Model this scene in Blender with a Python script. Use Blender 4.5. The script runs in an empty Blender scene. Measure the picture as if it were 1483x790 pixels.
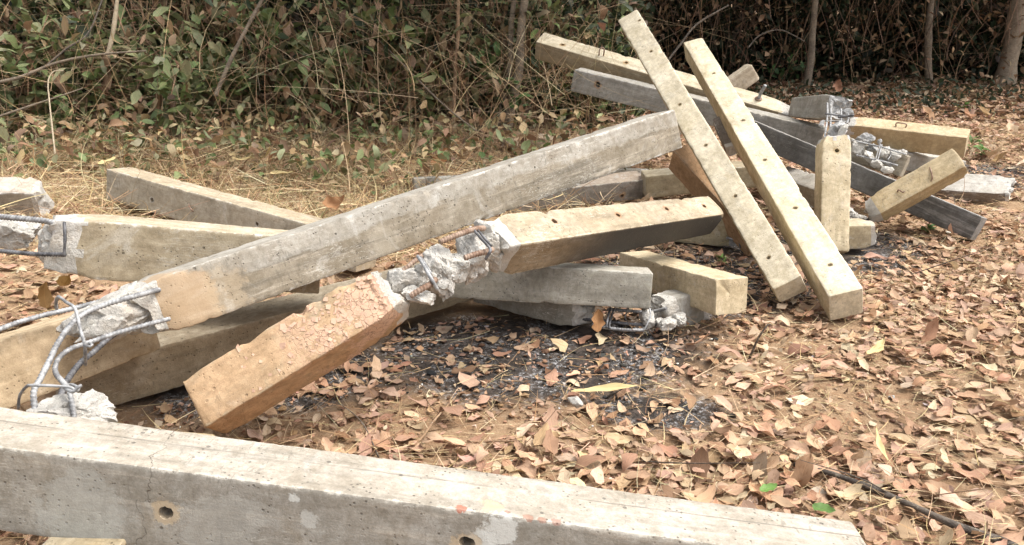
import bpy, bmesh, math, random
import numpy as np
from mathutils import Matrix, Vector, Euler
SC = bpy.context.scene
COL = SC.collection
R = math.radians
random.seed(7); RNG = np.random.default_rng(7)

# ------------------------------------------------------------------ camera
cd = bpy.data.cameras.new('camera'); cam = bpy.data.objects.new('camera', cd); COL.objects.link(cam)
cam.location = (0, 0, 1.4); cam.rotation_euler = (R(70), 0, 0)
cd.sensor_width = 36; cd.lens = 29.96; cd.clip_start = .05; cd.clip_end = 500
SC.camera = cam

# ------------------------------------------------------------------ bright, thinly overcast daylight
SUN_EL, SUN_AZ = R(61), R(92)          # azimuth clockwise from +Y
w = bpy.data.worlds.new('World'); SC.world = w; w.use_nodes = True
nt = w.node_tree; bg = nt.nodes['Background']; bg.inputs[1].default_value = .15
sky = nt.nodes.new('ShaderNodeTexSky'); sky.sky_type = 'NISHITA'; sky.sun_disc = False
sky.sun_elevation = SUN_EL; sky.sun_rotation = SUN_AZ; sky.air_density = 1.2; sky.dust_density = 6.0; sky.ozone_density = 0.4
hs = nt.nodes.new('ShaderNodeHueSaturation'); hs.inputs['Saturation'].default_value = .25      # thin cloud whitens the blue
nt.links.new(sky.outputs[0], hs.inputs['Color']); nt.links.new(hs.outputs[0], bg.inputs[0])
sl = bpy.data.lights.new('sun', 'SUN'); sl.energy = 1.05; sl.angle = R(28); sl.color = (1, .92, .79)
so = bpy.data.objects.new('sun', sl); COL.objects.link(so)
sd = Vector((math.sin(SUN_AZ)*math.cos(SUN_EL), math.cos(SUN_AZ)*math.cos(SUN_EL), math.sin(SUN_EL)))
so.rotation_euler = sd.to_track_quat('Z', 'Y').to_euler(); so.location = sd*30
SC.view_settings.view_transform = 'Standard'; SC.view_settings.look = 'None'
SC.view_settings.gamma = 1; SC.view_settings.exposure = 1.0

# ------------------------------------------------------------------ numpy noise
def _hash(i, j, k, s):
    n = (i*73856093) ^ (j*19349663) ^ (k*83492791) ^ (s*2654435)
    n = (n ^ (n >> 13))*1274126177 & 0x7fffffff
    n = (n ^ (n >> 16)) & 0xffff
    return n/65535.0
def vnoise(P, seed=0):
    P = np.asarray(P, float); I = np.floor(P).astype(np.int64); f = P-I; f = f*f*(3-2*f)
    r = 0
    for a in (0, 1):
        for b in (0, 1):
            for c in (0, 1):
                wt = (f[..., 0] if a else 1-f[..., 0])*(f[..., 1] if b else 1-f[..., 1])*(f[..., 2] if c else 1-f[..., 2])
                r = r+wt*_hash(I[..., 0]+a, I[..., 1]+b, I[..., 2]+c, seed)
    return r*2-1
def fbm(P, oct=4, seed=0, gain=.5):
    P = np.asarray(P, float); r = 0; a = 1; t = 0
    for o in range(oct):
        r = r+a*vnoise(P*(2.03**o)+o*17.3, seed+o); t += a; a *= gain
    return r/t
def sstep(a, b, x):
    t = np.clip((x-a)/(b-a), 0, 1); return t*t*(3-2*t)

# ------------------------------------------------------------------ mesh helpers
def mk_mesh(name, V, quads=None, tris=None, mat_idx=None, smooth=True, mats=(), attrs=None, sharp=None):
    V = np.ascontiguousarray(V, np.float32).reshape(-1, 3)
    loops = []; starts = []; n = 0
    for F in (quads, tris):
        if F is None or len(F) == 0: continue
        F = np.asarray(F, np.int32); k = F.shape[1]
        loops.append(F.ravel()); starts.append(n+np.arange(len(F), dtype=np.int32)*k); n += F.size
    loops = np.concatenate(loops); starts = np.concatenate(starts)
    me = bpy.data.meshes.new(name)
    me.vertices.add(len(V)); me.vertices.foreach_set('co', V.ravel())
    me.loops.add(len(loops)); me.loops.foreach_set('vertex_index', loops)
    me.polygons.add(len(starts)); me.polygons.foreach_set('loop_start', starts)
    if mat_idx is not None: me.polygons.foreach_set('material_index', np.asarray(mat_idx, np.int32))
    me.polygons.foreach_set('use_smooth', np.full(len(starts), smooth))
    for m in mats: me.materials.append(m)
    if attrs:
        for an, (ty, arr) in attrs.items():
            at = me.attributes.new(an, ty, 'POINT')
            at.data.foreach_set({'FLOAT': 'value', 'FLOAT_VECTOR': 'vector', 'FLOAT_COLOR': 'color'}[ty], np.ascontiguousarray(arr, np.float32).ravel())
    me.update(calc_edges=True); me.validate()
    if sharp: me.set_sharp_from_angle(angle=R(sharp))
    return me
def link(name, me, parent=None, M=None):
    o = bpy.data.objects.new(name, me); COL.objects.link(o)
    if parent is not None: o.parent = parent
    if M is not None: o.matrix_basis = M
    return o
def tag(o, label, cat, group=None):
    o['label'] = label; o['category'] = cat
    if group: o['group'] = group
    return o
def empty(name, loc):
    o = bpy.data.objects.new(name, None); COL.objects.link(o); o.location = loc; o.empty_display_size = .1
    return o

# ------------------------------------------------------------------ ground shape
def gz(x, y):
    x = np.asarray(x, float); y = np.asarray(y, float)
    P = np.stack([x, y, x*0], -1)
    z = .02*fbm(P*1.3, 3, 3)+.008*fbm(P*6, 3, 5)
    z = z+.035*fbm(P*3.1, 3, 8)*sstep(.6, -.4, x)*sstep(3.4, 4.4, y)
    z = z+.24*sstep(-1.15, -2.3, x)*sstep(1.6, 2.6, y)*(1-.55*sstep(3.6, 4.8, y))   # low heap of spoil on the left
    z = z+.30*sstep(5.3, 8.5, y+.25*x)*sstep(1.5, -3, x)                           # bank that the thicket grows on
    z = z+.05*sstep(8, 16, y)+.9*sstep(18, 40, y)
    return z-.02
def ash_mask(x, y):
    P = np.stack([x*1.6, y*1.6, x*0], -1); n = fbm(P, 4, 11)*.55
    def el(cx, cy, rx, ry): return 1-np.sqrt(((x-cx)/rx)**2+((y-cy)/ry)**2)
    m = np.maximum.reduce([el(.08, 3.02, .72, .52), el(.85, 3.80, .75, .70), el(1.5, 4.35, 1.0, .5), el(3.6, 5.9, 1.0, .7), el(-.9, 2.75, .7, .5)-.1, el(.45, 2.55, .4, .2)-.25])
    return sstep(-.05, .5, m+n*.9)

# ------------------------------------------------------------------ node helpers
class NT:
    def __init__(s, name):
        s.m = bpy.data.materials.new(name); s.m.use_nodes = True; s.t = s.m.node_tree
        s.b = s.t.nodes['Principled BSDF']; s.out = s.t.nodes['Material Output']
    def n(s, ty, **kw):
        nd = s.t.nodes.new('ShaderNode'+ty)
        for k, v in kw.items():
            if k in ('ins',):
                for i, val in v.items():
                    if hasattr(val, 'links') or isinstance(val, bpy.types.NodeSocket): s.t.links.new(val, nd.inputs[i])
                    else: nd.inputs[i].default_value = val
            else: setattr(nd, k, v)
        return nd
    def L(s, a, b): s.t.links.new(a, b)
    def math(s, op, a, b=0., c=None, clamp=False):
        ins = {0: a, 1: b}
        if c is not None: ins[2] = c
        return s.n('Math', operation=op, use_clamp=clamp, ins=ins).outputs[0]
    def mix(s, f, a, b, bt='MIX'):
        nd = s.n('Mix', data_type='RGBA', blend_type=bt)
        for i, v in ((0, f), (6, a), (7, b)):
            if isinstance(v, bpy.types.NodeSocket): s.L(v, nd.inputs[i])
            else: nd.inputs[i].default_value = (*v, 1) if isinstance(v, tuple) and len(v) == 3 else v
        return nd.outputs[2]
    def noise(s, vec, scale, detail=4, rough=.55, dist=0.):
        return s.n('TexNoise', ins={'Vector': vec, 'Scale': scale, 'Detail': detail, 'Roughness': rough, 'Distortion': dist}).outputs[0]
    def ramp(s, f, lo, hi, smooth=True):
        nd = s.n('MapRange', interpolation_type='SMOOTHSTEP' if smooth else 'LINEAR', ins={0: f, 1: lo, 2: hi, 3: 0., 4: 1.}); return nd.outputs[0]
    def map(s, vec, sc, loc=(0, 0, 0)):
        return s.n('Mapping', ins={0: vec, 1: loc, 3: sc}).outputs[0]

SEED = [0]
def concrete(name, w, h, c1, c2, front=None, frontamt=.8, stain=(.16, .15, .13), stainamt=.4, eff=(.58, .57, .54), effamt=.3,
             edge=(.60, .57, .50), edgeamt=.6, pores=.6, streak=.35, spots=(), cracks=(), groove=None, endsoot=None, peel=None, scratch=.3, scuff=.45, band=None):
    """weathered precast concrete; object space, x runs along the post"""
    SEED[0] += 1
    T = NT(name); tc = T.n('TexCoord'); ob = tc.outputs['Object']; nm = tc.outputs['Normal']
    off = T.map(ob, (1, 1, 1), (SEED[0]*3.7, SEED[0]*1.9, SEED[0]*5.3))
    sep = T.n('SeparateXYZ', ins={0: ob}); X, Y, Z = sep.outputs
    nsep = T.n('SeparateXYZ', ins={0: nm})
    big = T.noise(off, 2.6, 6, .6); col = T.mix(T.ramp(big, .35, .65), c1, c2)
    if front:  # side face tone: soot and weathering, with side shade mixed into the colour
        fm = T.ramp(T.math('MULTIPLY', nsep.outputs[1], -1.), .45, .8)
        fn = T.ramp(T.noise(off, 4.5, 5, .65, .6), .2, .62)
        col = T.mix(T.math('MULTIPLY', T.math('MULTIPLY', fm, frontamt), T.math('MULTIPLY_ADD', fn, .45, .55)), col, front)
    st = T.noise(T.map(off, (1.3, 16, 16)), 1.5, 5, .65)
    col = T.mix(T.math('MULTIPLY', T.ramp(st, .46, .66), streak), col, tuple(c*.55 for c in c1))
    st2 = T.noise(T.map(off, (2.0, 26, 26), (4, 9, 2)), 1.2, 5, .7)
    col = T.mix(T.math('MULTIPLY', T.ramp(st2, .52, .68), streak*.8), col, tuple(min(1, c*1.25+.03) for c in c2))
    if band:
        bm_ = T.ramp(T.math('ADD', Z, T.math('MULTIPLY', T.math('SUBTRACT', T.noise(T.map(off, (2.2, 9, 9)), 1.6, 6, .7), .5), .11)), band[0]-.006, band[0]+.008); col = T.mix(T.math('MULTIPLY', bm_, band[2]), col, band[1])
    sn = T.noise(off, 6.5, 8, .68, .8); col = T.mix(T.math('MULTIPLY', T.ramp(sn, .50, .70), stainamt), col, stain)
    en = T.noise(T.map(off, (1, 1, 1), (7, 3, 1)), 5.0, 9, .7, 1.4); col = T.mix(T.math('MULTIPLY', T.ramp(en, .55, .64), effamt), col, eff)
    mot = T.noise(off, 38, 6, .75); col = T.mix(T.ramp(mot, .3, .7), T.mix(1., col, (.80, .78, .75), 'MULTIPLY'), T.mix(1., col, (1.10, 1.10, 1.10), 'MULTIPLY'))
    blo = T.noise(T.map(off, (1, 1, 1), (2, 8, 5)), 9, 7, .7, .5); col = T.mix(T.ramp(blo, .36, .64), T.mix(1., col, (.84, .82, .79), 'MULTIPLY'), T.mix(1., col, (1.07, 1.07, 1.08), 'MULTIPLY'))
    # short dark scuffs and lichen dashes across the grain
    scf = T.math('MULTIPLY', T.ramp(T.noise(T.map(off, (70, 22, 22), (5, 5, 1)), 1.0, 4, .65, .8), .57, .64), T.ramp(T.noise(off, 4.2, 4, .6), .44, .58)); col = T.mix(T.math('MULTIPLY', scf, scuff), col, tuple(c*.42 for c in c1))
    fine = T.noise(off, 230, 3, .7); col = T.mix(T.ramp(fine, .3, .7), T.mix(1., col, (.86, .86, .85), 'MULTIPLY'), col)
    # scratches
    scn = T.noise(T.map(off, (9, 60, 60), (1, 2, 3)), 1.0, 3, .6, 1.0)
    scm = T.math('MULTIPLY', T.ramp(T.math('ABSOLUTE', T.math('SUBTRACT', scn, .5)), .012, .004), T.ramp(T.noise(off, 3.1, 3), .5, .62))
    col = T.mix(T.math('MULTIPLY', scm, scratch), col, (.66, .64, .58))
    # worn arrises
    ey = T.math('MULTIPLY', T.math('ABSOLUTE', Y), 2/w); ez = T.math('MULTIPLY', T.math('ABSOLUTE', Z), 2/h)
    e = T.math('MINIMUM', ey, ez); wn = T.noise(off, 22, 6, .7)
    wear = T.ramp(T.math('ADD', e, T.math('MULTIPLY', T.math('SUBTRACT', wn, .5), .55)), .93, 1.03)
    col = T.mix(T.math('MULTIPLY', wear, edgeamt), col, edge)
    if endsoot:
        x0, x1, c, amt = endsoot
        col = T.mix(T.math('MULTIPLY', T.math('MULTIPLY', T.ramp(T.math('ADD', X, T.math('MULTIPLY', T.math('SUBTRACT', big, .5), .5)), x0, x1), amt), T.ramp(nsep.outputs[2], .45, .15)), col, c)
    # pores
    vo = T.n('TexVoronoi', feature='F1', ins={'Vector': off, 'Scale': 75., 'Randomness': 1.})
    pm = T.math('MULTIPLY', T.ramp(vo.outputs['Distance'], .25, .12), T.ramp(T.noise(off, 15, 3), .48, .58))
    vo2 = T.n('TexVoronoi', feature='F1', ins={'Vector': off, 'Scale': 26., 'Randomness': 1.})
    pm2 = T.math('MULTIPLY', T.ramp(vo2.outputs['Distance'], .15, .08), T.ramp(T.noise(off, 8, 2), .50, .58))
    pm = T.math('MAXIMUM', pm, pm2); col = T.mix(T.math('MULTIPLY', pm, pores), col, tuple(c*.28 for c in c1))
    hgt = T.math('ADD', T.math('MULTIPLY', mot, .8), T.math('MULTIPLY', fine, .22))
    hgt = T.math('ADD', hgt, T.math('MULTIPLY', st2, .5)); hgt = T.math('SUBTRACT', hgt, T.math('MULTIPLY', pm, .9))
    hgt = T.math('SUBTRACT', hgt, T.math('MULTIPLY', wear, .35))
    for (sx, sy, sz, r, c, amt) in spots:
        d = T.n('VectorMath', operation='DISTANCE', ins={0: ob, 1: (sx, sy, sz)}).outputs['Value']
        nn = T.math('MULTIPLY', T.math('SUBTRACT', T.noise(off, .75/r, 6, .72), .5), r*2.6)
        m = T.ramp(T.math('ADD', d, nn), r, r*.72); col = T.mix(T.math('MULTIPLY', m, amt), col, c)
        hgt = T.math('SUBTRACT', hgt, T.math('MULTIPLY', m, .25))
    for x0 in cracks:
        nn = T.math('MULTIPLY', T.math('SUBTRACT', T.noise(off, 9, 4, .6), .5), .16)
        m = T.ramp(T.math('ABSOLUTE', T.math('ADD', T.math('SUBTRACT', X, x0), nn)), .0013, .0004)
        col = T.mix(T.math('MULTIPLY', T.math('MULTIPLY', m, T.ramp(T.noise(off, 12, 3), .35, .6)), .7), col, (.12, .10, .08)); hgt = T.math('SUBTRACT', hgt, T.math('MULTIPLY', m, 1.2))
    if groove is not None:
        nn = T.math('MULTIPLY', T.math('SUBTRACT', T.noise(off, 5, 3, .6), .5), .01)
        m = T.math('MULTIPLY', T.ramp(T.math('ABSOLUTE', T.math('ADD', T.math('SUBTRACT', Y, groove), nn)), .003, .001), T.ramp(T.noise(off, 4, 3), .35, .6))
        m = T.math('MULTIPLY', m, T.ramp(nsep.outputs[2], .5, .8)); col = T.mix(T.math('MULTIPLY', m, .5), col, tuple(c*.4 for c in c1)); hgt = T.math('SUBTRACT', hgt, m)
    if peel:
        wob = T.n('VectorMath', operation='MULTIPLY_ADD', ins={0: T.n('TexNoise', ins={'Vector': off, 'Scale': 28., 'Detail': 3.}).outputs[1], 1: (.035, .035, .035), 2: off}).outputs[0]
        vp = T.n('TexVoronoi', feature='DISTANCE_TO_EDGE', ins={'Vector': wob, 'Scale': 42., 'Randomness': 1.})
        pmk = T.math('MULTIPLY', T.ramp(T.noise(off, 7, 5, .6), .44, .5), T.ramp(X, *peel[1]))
        col = T.mix(T.math('MULTIPLY', pmk, .75), col, peel[0]); crk = T.math('MULTIPLY', T.ramp(vp.outputs[0], .05, .01), pmk)
        col = T.mix(T.math('MULTIPLY', crk, .45), col, tuple(c*.3 for c in peel[0])); hgt = T.math('ADD', hgt, T.math('MULTIPLY', pmk, .5)); hgt = T.math('SUBTRACT', hgt, crk)
    T.L(col, T.b.inputs['Base Color']); T.b.inputs['Roughness'].default_value = .88; T.b.inputs['Specular IOR Level'].default_value = .25
    bp = T.n('Bump', ins={'Strength': .75, 'Distance': .0035, 'Height': hgt}); T.L(bp.outputs[0], T.b.inputs['Normal'])
    return T.m
def rubble(name, c1=(.46, .44, .40), c2=(.62, .60, .56), dark=(.22, .21, .19), rough=.9, spec=.3):
    T = NT(name); ob = T.n('TexCoord').outputs['Object']
    a = T.noise(ob, 11, 7, .7, .4); col = T.mix(T.ramp(a, .35, .62), c1, c2)
    b = T.noise(T.map(ob, (1, 1, 1), (3, 1, 8)), 26, 6, .7); col = T.mix(T.math('MULTIPLY', T.ramp(b, .55, .72), .7), col, dark)
    vo = T.n('TexVoronoi', feature='F1', ins={'Vector': ob, 'Scale': 48., 'Randomness': 1.})
    st = T.math('MULTIPLY', T.ramp(vo.outputs['Distance'], .42, .3), T.ramp(T.n('SeparateColor', ins={0: vo.outputs['Color']}).outputs[0], .55, .6))
    col = T.mix(T.math('MULTIPLY', st, .18), col, (.33, .28, .22)); col = T.mix(T.math('MULTIPLY', T.ramp(T.noise(ob, 5, 4), .55, .7), .35), col, (.45, .34, .22))
    T.L(col, T.b.inputs['Base Color']); T.b.inputs['Roughness'].default_value = rough; T.b.inputs['Specular IOR Level'].default_value = spec
    h = T.math('ADD', T.math('MULTIPLY', a, .8), T.math('ADD', T.math('MULTIPLY', b, .9), T.math('MULTIPLY', st, .12))); h = T.math('ADD', h, T.math('MULTIPLY', T.noise(ob, 120, 4, .7), .35))
    T.L(T.n('Bump', ins={'Strength': 1., 'Distance': .012, 'Height': h}).outputs[0], T.b.inputs['Normal'])
    return T.m
RUB = rubble('broken_concrete'); RUBW = rubble('fresh_broken_concrete', (.40, .385, .355), (.54, .52, .485), (.17, .16, .14))
RUBS = rubble('ash_dusted_broken_concrete', (.30, .30, .30), (.52, .52, .515), (.09, .088, .085), .92, .15)
def steel(name, c1, c2, rough=.5, metal=.6):
    T = NT(name); ob = T.n('TexCoord').outputs['Object']
    a = T.noise(ob, 30, 6, .7); col = T.mix(T.ramp(a, .38, .62), c1, c2)
    T.L(col, T.b.inputs['Base Color']); T.b.inputs['Roughness'].default_value = rough; T.b.inputs['Metallic'].default_value = metal
    T.L(T.n('Bump', ins={'Strength': .5, 'Distance': .001, 'Height': T.noise(ob, 160, 3)}).outputs[0], T.b.inputs['Normal'])
    return T.m
STEEL = steel('cement_coated_rebar', (.19, .19, .195), (.42, .425, .43), .65, .25); RUST = steel('rusty_rebar', (.20, .12, .08), (.36, .27, .21), .75, .25)
DKSTEEL = steel('dark_rebar', (.07, .07, .075), (.20, .20, .21), .6, .35)

# ------------------------------------------------------------------ posts
FIT = {
    'A': (-1.4537, 1.6472, 0.3873, -0.0573, -0.1185, -0.1070, 0.8006, 0.1796, 0.1983, -0.0047),
    'B': (-1.1264, 2.3567, 0.4158, 0.7604, 0.0825, -0.2741, 0.9497, 0.1757, 0.1804, 0.0892),
    'AA': (-2.1850, 4.6185, 0.2488, -0.4786, -0.0871, -0.1418, 0.5271, 0.1654, 0.1697, 0.0029),
    'BB': (-1.5504, 2.7574, 0.5045, 0.2357, -0.1660, -0.1570, -0.1274, 0.1956, 0.2001, -0.0051),
    'C': (-0.9322, 2.2877, 0.1285, 0.3308, 0.4667, 0.7987, -0.4030, 0.1659, 0.1733, -0.0313),
    'D': (-0.0718, 2.8298, 0.4662, 0.7726, -0.1180, 0.5383, 0.3266, 0.1403, 0.1459, -0.2207),
    'E': (-1.6281, 1.7775, 0.3499, 1.1284, -0.0806, -0.2745, -0.1062, 0.1839, 0.1871, -0.0051),
    'F': (-1.4827, 2.4873, 0.0963, 0.6744, 0.0070, -0.0045, 0.5130, 0.1702, 0.1704, -0.0137),
    'G': (-0.2847, 3.2389, 0.2067, -0.0369, -0.0481, -0.1792, -0.1747, 0.1494, 0.1489, -0.0280),
    'H': (0.5761, 3.8396, 0.0358, -1.1706, 0.1571, -0.0695, -0.2648, 0.1517, 0.1440, 0.0315),
    'I': (-0.1264, 3.4933, 0.0926, -0.5394, -0.0421, -0.0048, -0.6651, 0.1584, 0.1567, -0.0034),
    'J': (0.7392, 5.5167, 1.0529, -1.3687, -0.4116, 0.5844, 0.8720, 0.1317, 0.1127, -0.0368),
    'K': (1.1871, 5.7317, 0.8712, -1.4969, -0.3072, 0.2803, 0.9632, 0.1330, 0.1340, 0.1300),
    'L': (0.2010, 6.4476, 0.8265, -0.3900, -0.2263, 0.4071, 0.6166, 0.1483, 0.1456, 0.0211),
    'M': (0.4457, 6.0745, 0.6314, -0.3925, -0.1751, -0.0116, 0.5298, 0.1499, 0.1501, -0.0073),
    'T': (2.3641, 6.0200, 0.2871, -0.5625, -0.0215, 0.2635, -0.2542, 0.1498, 0.1502, -0.0119),
    'V': (1.4010, 5.4643, 0.4354, -0.7832, -0.2395, -0.2835, 0.4683, 0.1402, 0.1365, -0.0265),
    'W': (1.9266, 4.4293, 0.1289, -0.1632, 0.6259, 0.8606, -0.6765, 0.1219, 0.1376, 0.0429),
    'EE': (0.8117, 5.1288, 0.1134, 0.0610, 0.0859, 0.0411, -0.2232, 0.1452, 0.1405, 0.0068),
    'DD': (-0.6376, 5.3737, 0.0252, 0.1971, -0.0016, -0.1496, 0.4455, 0.1381, 0.1357, 0.0021),
    'GG': (-0.3951, 4.8291, 0.0578, 0.3258, 0.0215, 0.1798, 0.2415, 0.1438, 0.1315, 0.0199),
    'FF': (0.8054, 4.4463, 0.0672, -0.4290, 0.0294, 0.0046, -0.8773, 0.1502, 0.1505, 0.0010),
    'X': (2.6472, 5.4371, 0.0379, -0.5917, 0.0674, 0.4395, -0.6025, 0.1915, 0.0754, -0.0126),
    'CC': (-3.0348, 4.2584, 0.2348, 0.0640, 0.0026, 0.2950, -0.5179, 0.1652, 0.1965, -0.0290),
    'P': (0.9227, 4.5842, 0.4138, -0.9532, -0.5378, 0.3084, -0.3735, 0.1433, 0.1456, 0.0040),
    'N': (1.0775, 6.4447, 0.1154, 0.1179, 0.6099, 1.4838, -0.1053, 0.1311, 0.1306, 0.0001),
    'R': (1.9085, 5.6971, 0.4851, -1.4474, 0.1595, -0.1849, -0.5981, 0.1527, 0.1384, 0.2077),
    'X1': (2.5233, 5.7143, 0.1556, 0.4283, -0.1877, 0.0903, -0.2925, 0.1367, 0.1247, 0.0024),
    'HH': (1.6987, 5.2014, 0.1280, -1.5675, 0.1255, 0.4863, -0.2366, 0.1172, 0.1313, 0.0231),
    'Y': (1.5273, 4.2799, 0.0503, -0.0926, 0.0692, 0.0138, -1.0520, 0.1340, 0.1279, -0.0043),
    'Q': (1.2140, 4.9367, 0.5351, -1.4332, -0.4798, 0.4756, -1.3814, 0.0968, 0.0936, -0.0021),
    'U': (2.0011, 5.0889, 0.3553, -0.6061, -0.2067, -0.2162, -1.0249, 0.1384, 0.1271, 0.0244),
}
HOLES = {
    'A': [('F', 0.733, -0.002, 0.016, .07), ('F', 1.372, 0.022, 0.017, .07)],
    'AA': [('F', 0.353, -0.015, 0.0126, .07), ('F', 1.080, 0.014, 0.0116, .07)],
    'J': [('T', 0.123, 0.043, 0.0108, .07), ('T', 0.464, 0.009, 0.0107, .07), ('T', 1.016, -0.005, 0.0103, .07), ('T', 1.400, 0.002, 0.0106, .07), ('T', 1.807, 0.000, 0.0102, .07), ('T', 2.227, -0.012, 0.01, .07)],
    'K': [('T', 0.521, 0.004, 0.0115, .07), ('T', 1.128, 0.007, 0.0117, .07), ('T', 1.551, -0.003, 0.0118, .07), ('T', 1.997, 0.002, 0.0118, .07), ('T', 2.437, 0.003, 0.0112, .07)],
    'L': [('T', 0.188, -0.017, 0.0141, .07), ('T', 0.674, -0.012, 0.0139, .07)],
    'M': [('F', 0.187, 0.012, 0.0193, .07)],
    'D': [('T', 0.284, 0.012, 0.0115, .07), ('T', 0.655, 0.006, 0.0107, .07), ('T', 0.992, 0.009, 0.0106, .07), ('T', 1.274, 0.001, 0.0101, .07)],
    'GG': [('F', 1.115, -0.029, 0.0131, .07)],
}
def frame(yaw, pit, roll):
    x = Vector((math.cos(pit)*math.cos(yaw), math.cos(pit)*math.sin(yaw), math.sin(pit)))
    y = Vector((0, 0, 1)).cross(x).normalized(); z = x.cross(y)
    c, s = math.cos(roll), math.sin(roll)
    return x, y*c+z*s, z*c-y*s
def mat4(A, x, y, z):
    M = Matrix.Identity(4)
    for i in range(3): M[i][0] = x[i]; M[i][1] = y[i]; M[i][2] = z[i]; M[i][3] = A[i]
    return M
def fitM(k):
    p = FIT[k]; return mat4(p[:3], *frame(*p[3:6]))
def post_mesh(name, L, w, h, tap, mats, e0='cut', e1='cut', step=.022, chip=1., seed=0, a0=.05, a1=.05, holes=(), wob=.0015, bev=.006):
    """square post along +x with worn arrises; ends 'cut' (cast end) or 'broken' (fracture face, second material)"""
    per = []                                    # (y,z) on the unit section, corner weight, corner id
    offs = [.0025, .012, .03]
    def side(a, b, n):
        return None
    cs = [(-1, 1), (1, 1), (1, -1), (-1, -1)]
    for ci in range(4):
        cy, cz = cs[ci]; ny, nz = cs[(ci+1) % 4]
        # rounded corner (three points) then along the side to the next corner
        py, pz = cs[ci-1]
        d_in = ((cy-py)/2*1., (cz-pz)/2*1.); d_out = ((ny-cy)/2, (nz-cz)/2)
        for t in (0, .5, 1):
            ang = t*math.pi/2
            ox = -d_in[0]*bev*(1-math.sin(ang))+d_out[0]*bev*(1-math.cos(ang)); oz = -d_in[1]*bev*(1-math.sin(ang))+d_out[1]*bev*(1-math.cos(ang))
            per.append((cy, cz, ox, oz, 0., 1., ci))
        for o in (.014, .03): per.append((cy, cz, d_out[0]*o, d_out[1]*o, 0., .55 if o < .02 else .15, ci))
        for t in (.35, .5, .65): per.append((cy, cz, 0, 0, t, 0., ci))
        for o in (.03, .014): per.append((ny, nz, -d_out[0]*o, -d_out[1]*o, 0., .55 if o < .02 else .15, (ci+1) % 4))
    m = len(per)
    nx = max(8, int(L/step)); xs = np.linspace(0, L, nx+1)
    def ins(xx): return np.unique(np.concatenate([xs, xx]))
    if e0 == 'cut': xs = np.concatenate([[0, .003, .008], xs[1:]])
    if e1 == 'cut': xs = np.concatenate([xs[:-1], [L-.008, L-.003, L]])
    n = len(xs)
    Yc = np.zeros((n, m)); Zc = np.zeros((n, m)); Xc = np.repeat(xs[:, None], m, 1)
    cw = np.array([p[5] for p in per]); ci = np.array([p[6] for p in per])
    kk = 1+tap*(xs/L-.5)
    for j, p in enumerate(per):
        if p[4] > 0:
            a = cs[p[6]]; b = cs[(p[6]+1) % 4]; t = p[4]
            Yc[:, j] = (a[0]*(1-t)+b[0]*t)*w/2*kk; Zc[:, j] = (a[1]*(1-t)+b[1]*t)*h/2*kk
        else:
            Yc[:, j] = p[0]*w/2*kk+p[2]; Zc[:, j] = p[1]*h/2*kk+p[3]
    P = np.stack([Xc, Yc, Zc], -1)
    # chips along the arrises
    q = np.stack([Xc*30, np.repeat(ci[None]*5.1, n, 0), Xc*0+seed*3.3], -1); q2 = q*np.array([.12, 1, 1])+40
    c1 = np.clip(fbm(q, 3, seed)-.20, 0, 1)*.030*(.5+np.clip(fbm(q2, 2, seed+5)*2, -.5, 1.5))+np.clip(fbm(q*np.array([3.0, 1, 1]), 2, seed+9), 0, 1)*.0035
    c1 = c1*cw[None]*chip
    r = np.sqrt(Yc**2+Zc**2)+1e-6
    Yc = Yc*(1-c1/r); Zc = Zc*(1-c1/r)
    # slight unevenness
    d = fbm(P*np.array([5, 14, 14])+seed*7, 3, seed+2)*wob; Yc += d*np.sign(Yc)*(abs(Yc) > w*.45); Zc += d*np.sign(Zc)*(abs(Zc) > h*.45)
    V = []; Q = []; Tq = []; MI = []; MT = []
    for end in (0, 1):
        kind = (e0, e1)[end]; amp = (a0, a1)[end]; sg = -1 if end == 0 else 1
        dist = (Xc if end == 0 else L-Xc)
        if kind == 'cut':
            s = np.clip((.008-dist)/.008, 0, 1); k2 = 1-.045*s*s
            Yc *= k2; Zc *= k2
            ch = np.clip(fbm(np.stack([Yc*18, Zc*18, Xc*0+seed+end*9], -1), 3, seed+31)-.1, 0, 1)*.012*chip
            Xc = Xc-sg*ch*np.clip(1-dist/.02, 0, 1)*(cw[None]*.8+.2)
        else:
            s = np.clip(1-dist/(amp*2.6), 0, 1)
            nn = fbm(np.stack([Yc*14, Zc*14, Xc*9+seed+end*9], -1), 4, seed+41); nn = .45*nn+.55*np.round(nn*4.5)/4.5
            Xc = Xc+sg*s*amp*1.3*nn
            rr = 1-s*(.10+.30*np.clip(fbm(np.stack([Yc*16, Zc*16, Xc*16+5+seed], -1), 4, seed+43)+.25, 0, 1))
            Yc = Yc*rr; Zc = Zc*rr
    P = np.stack([Xc, Yc, Zc], -1); V = [P.reshape(-1, 3)]
    j = np.arange(m); jn = (j+1) % m
    i = np.arange(n-1)[:, None]*m
    Q = np.stack([i+j, i+jn, i+m+jn, i+m+j], -1).reshape(-1, 4)
    mid = P[:-1].reshape(-1, 3); MI = np.zeros(len(Q), int)
    for end in (0, 1):
        if (e0, e1)[end] == 'broken':
            amp = (a0, a1)[end]
            dist = (mid[:, 0] if end == 0 else L-mid[:, 0])+fbm(mid*22+seed, 3, seed+51)*amp*.9
            MI[dist < amp*1.25] = 1
    Q = [Q]; MI = [MI]; TR = []; MT = []
    base = n*m
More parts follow.
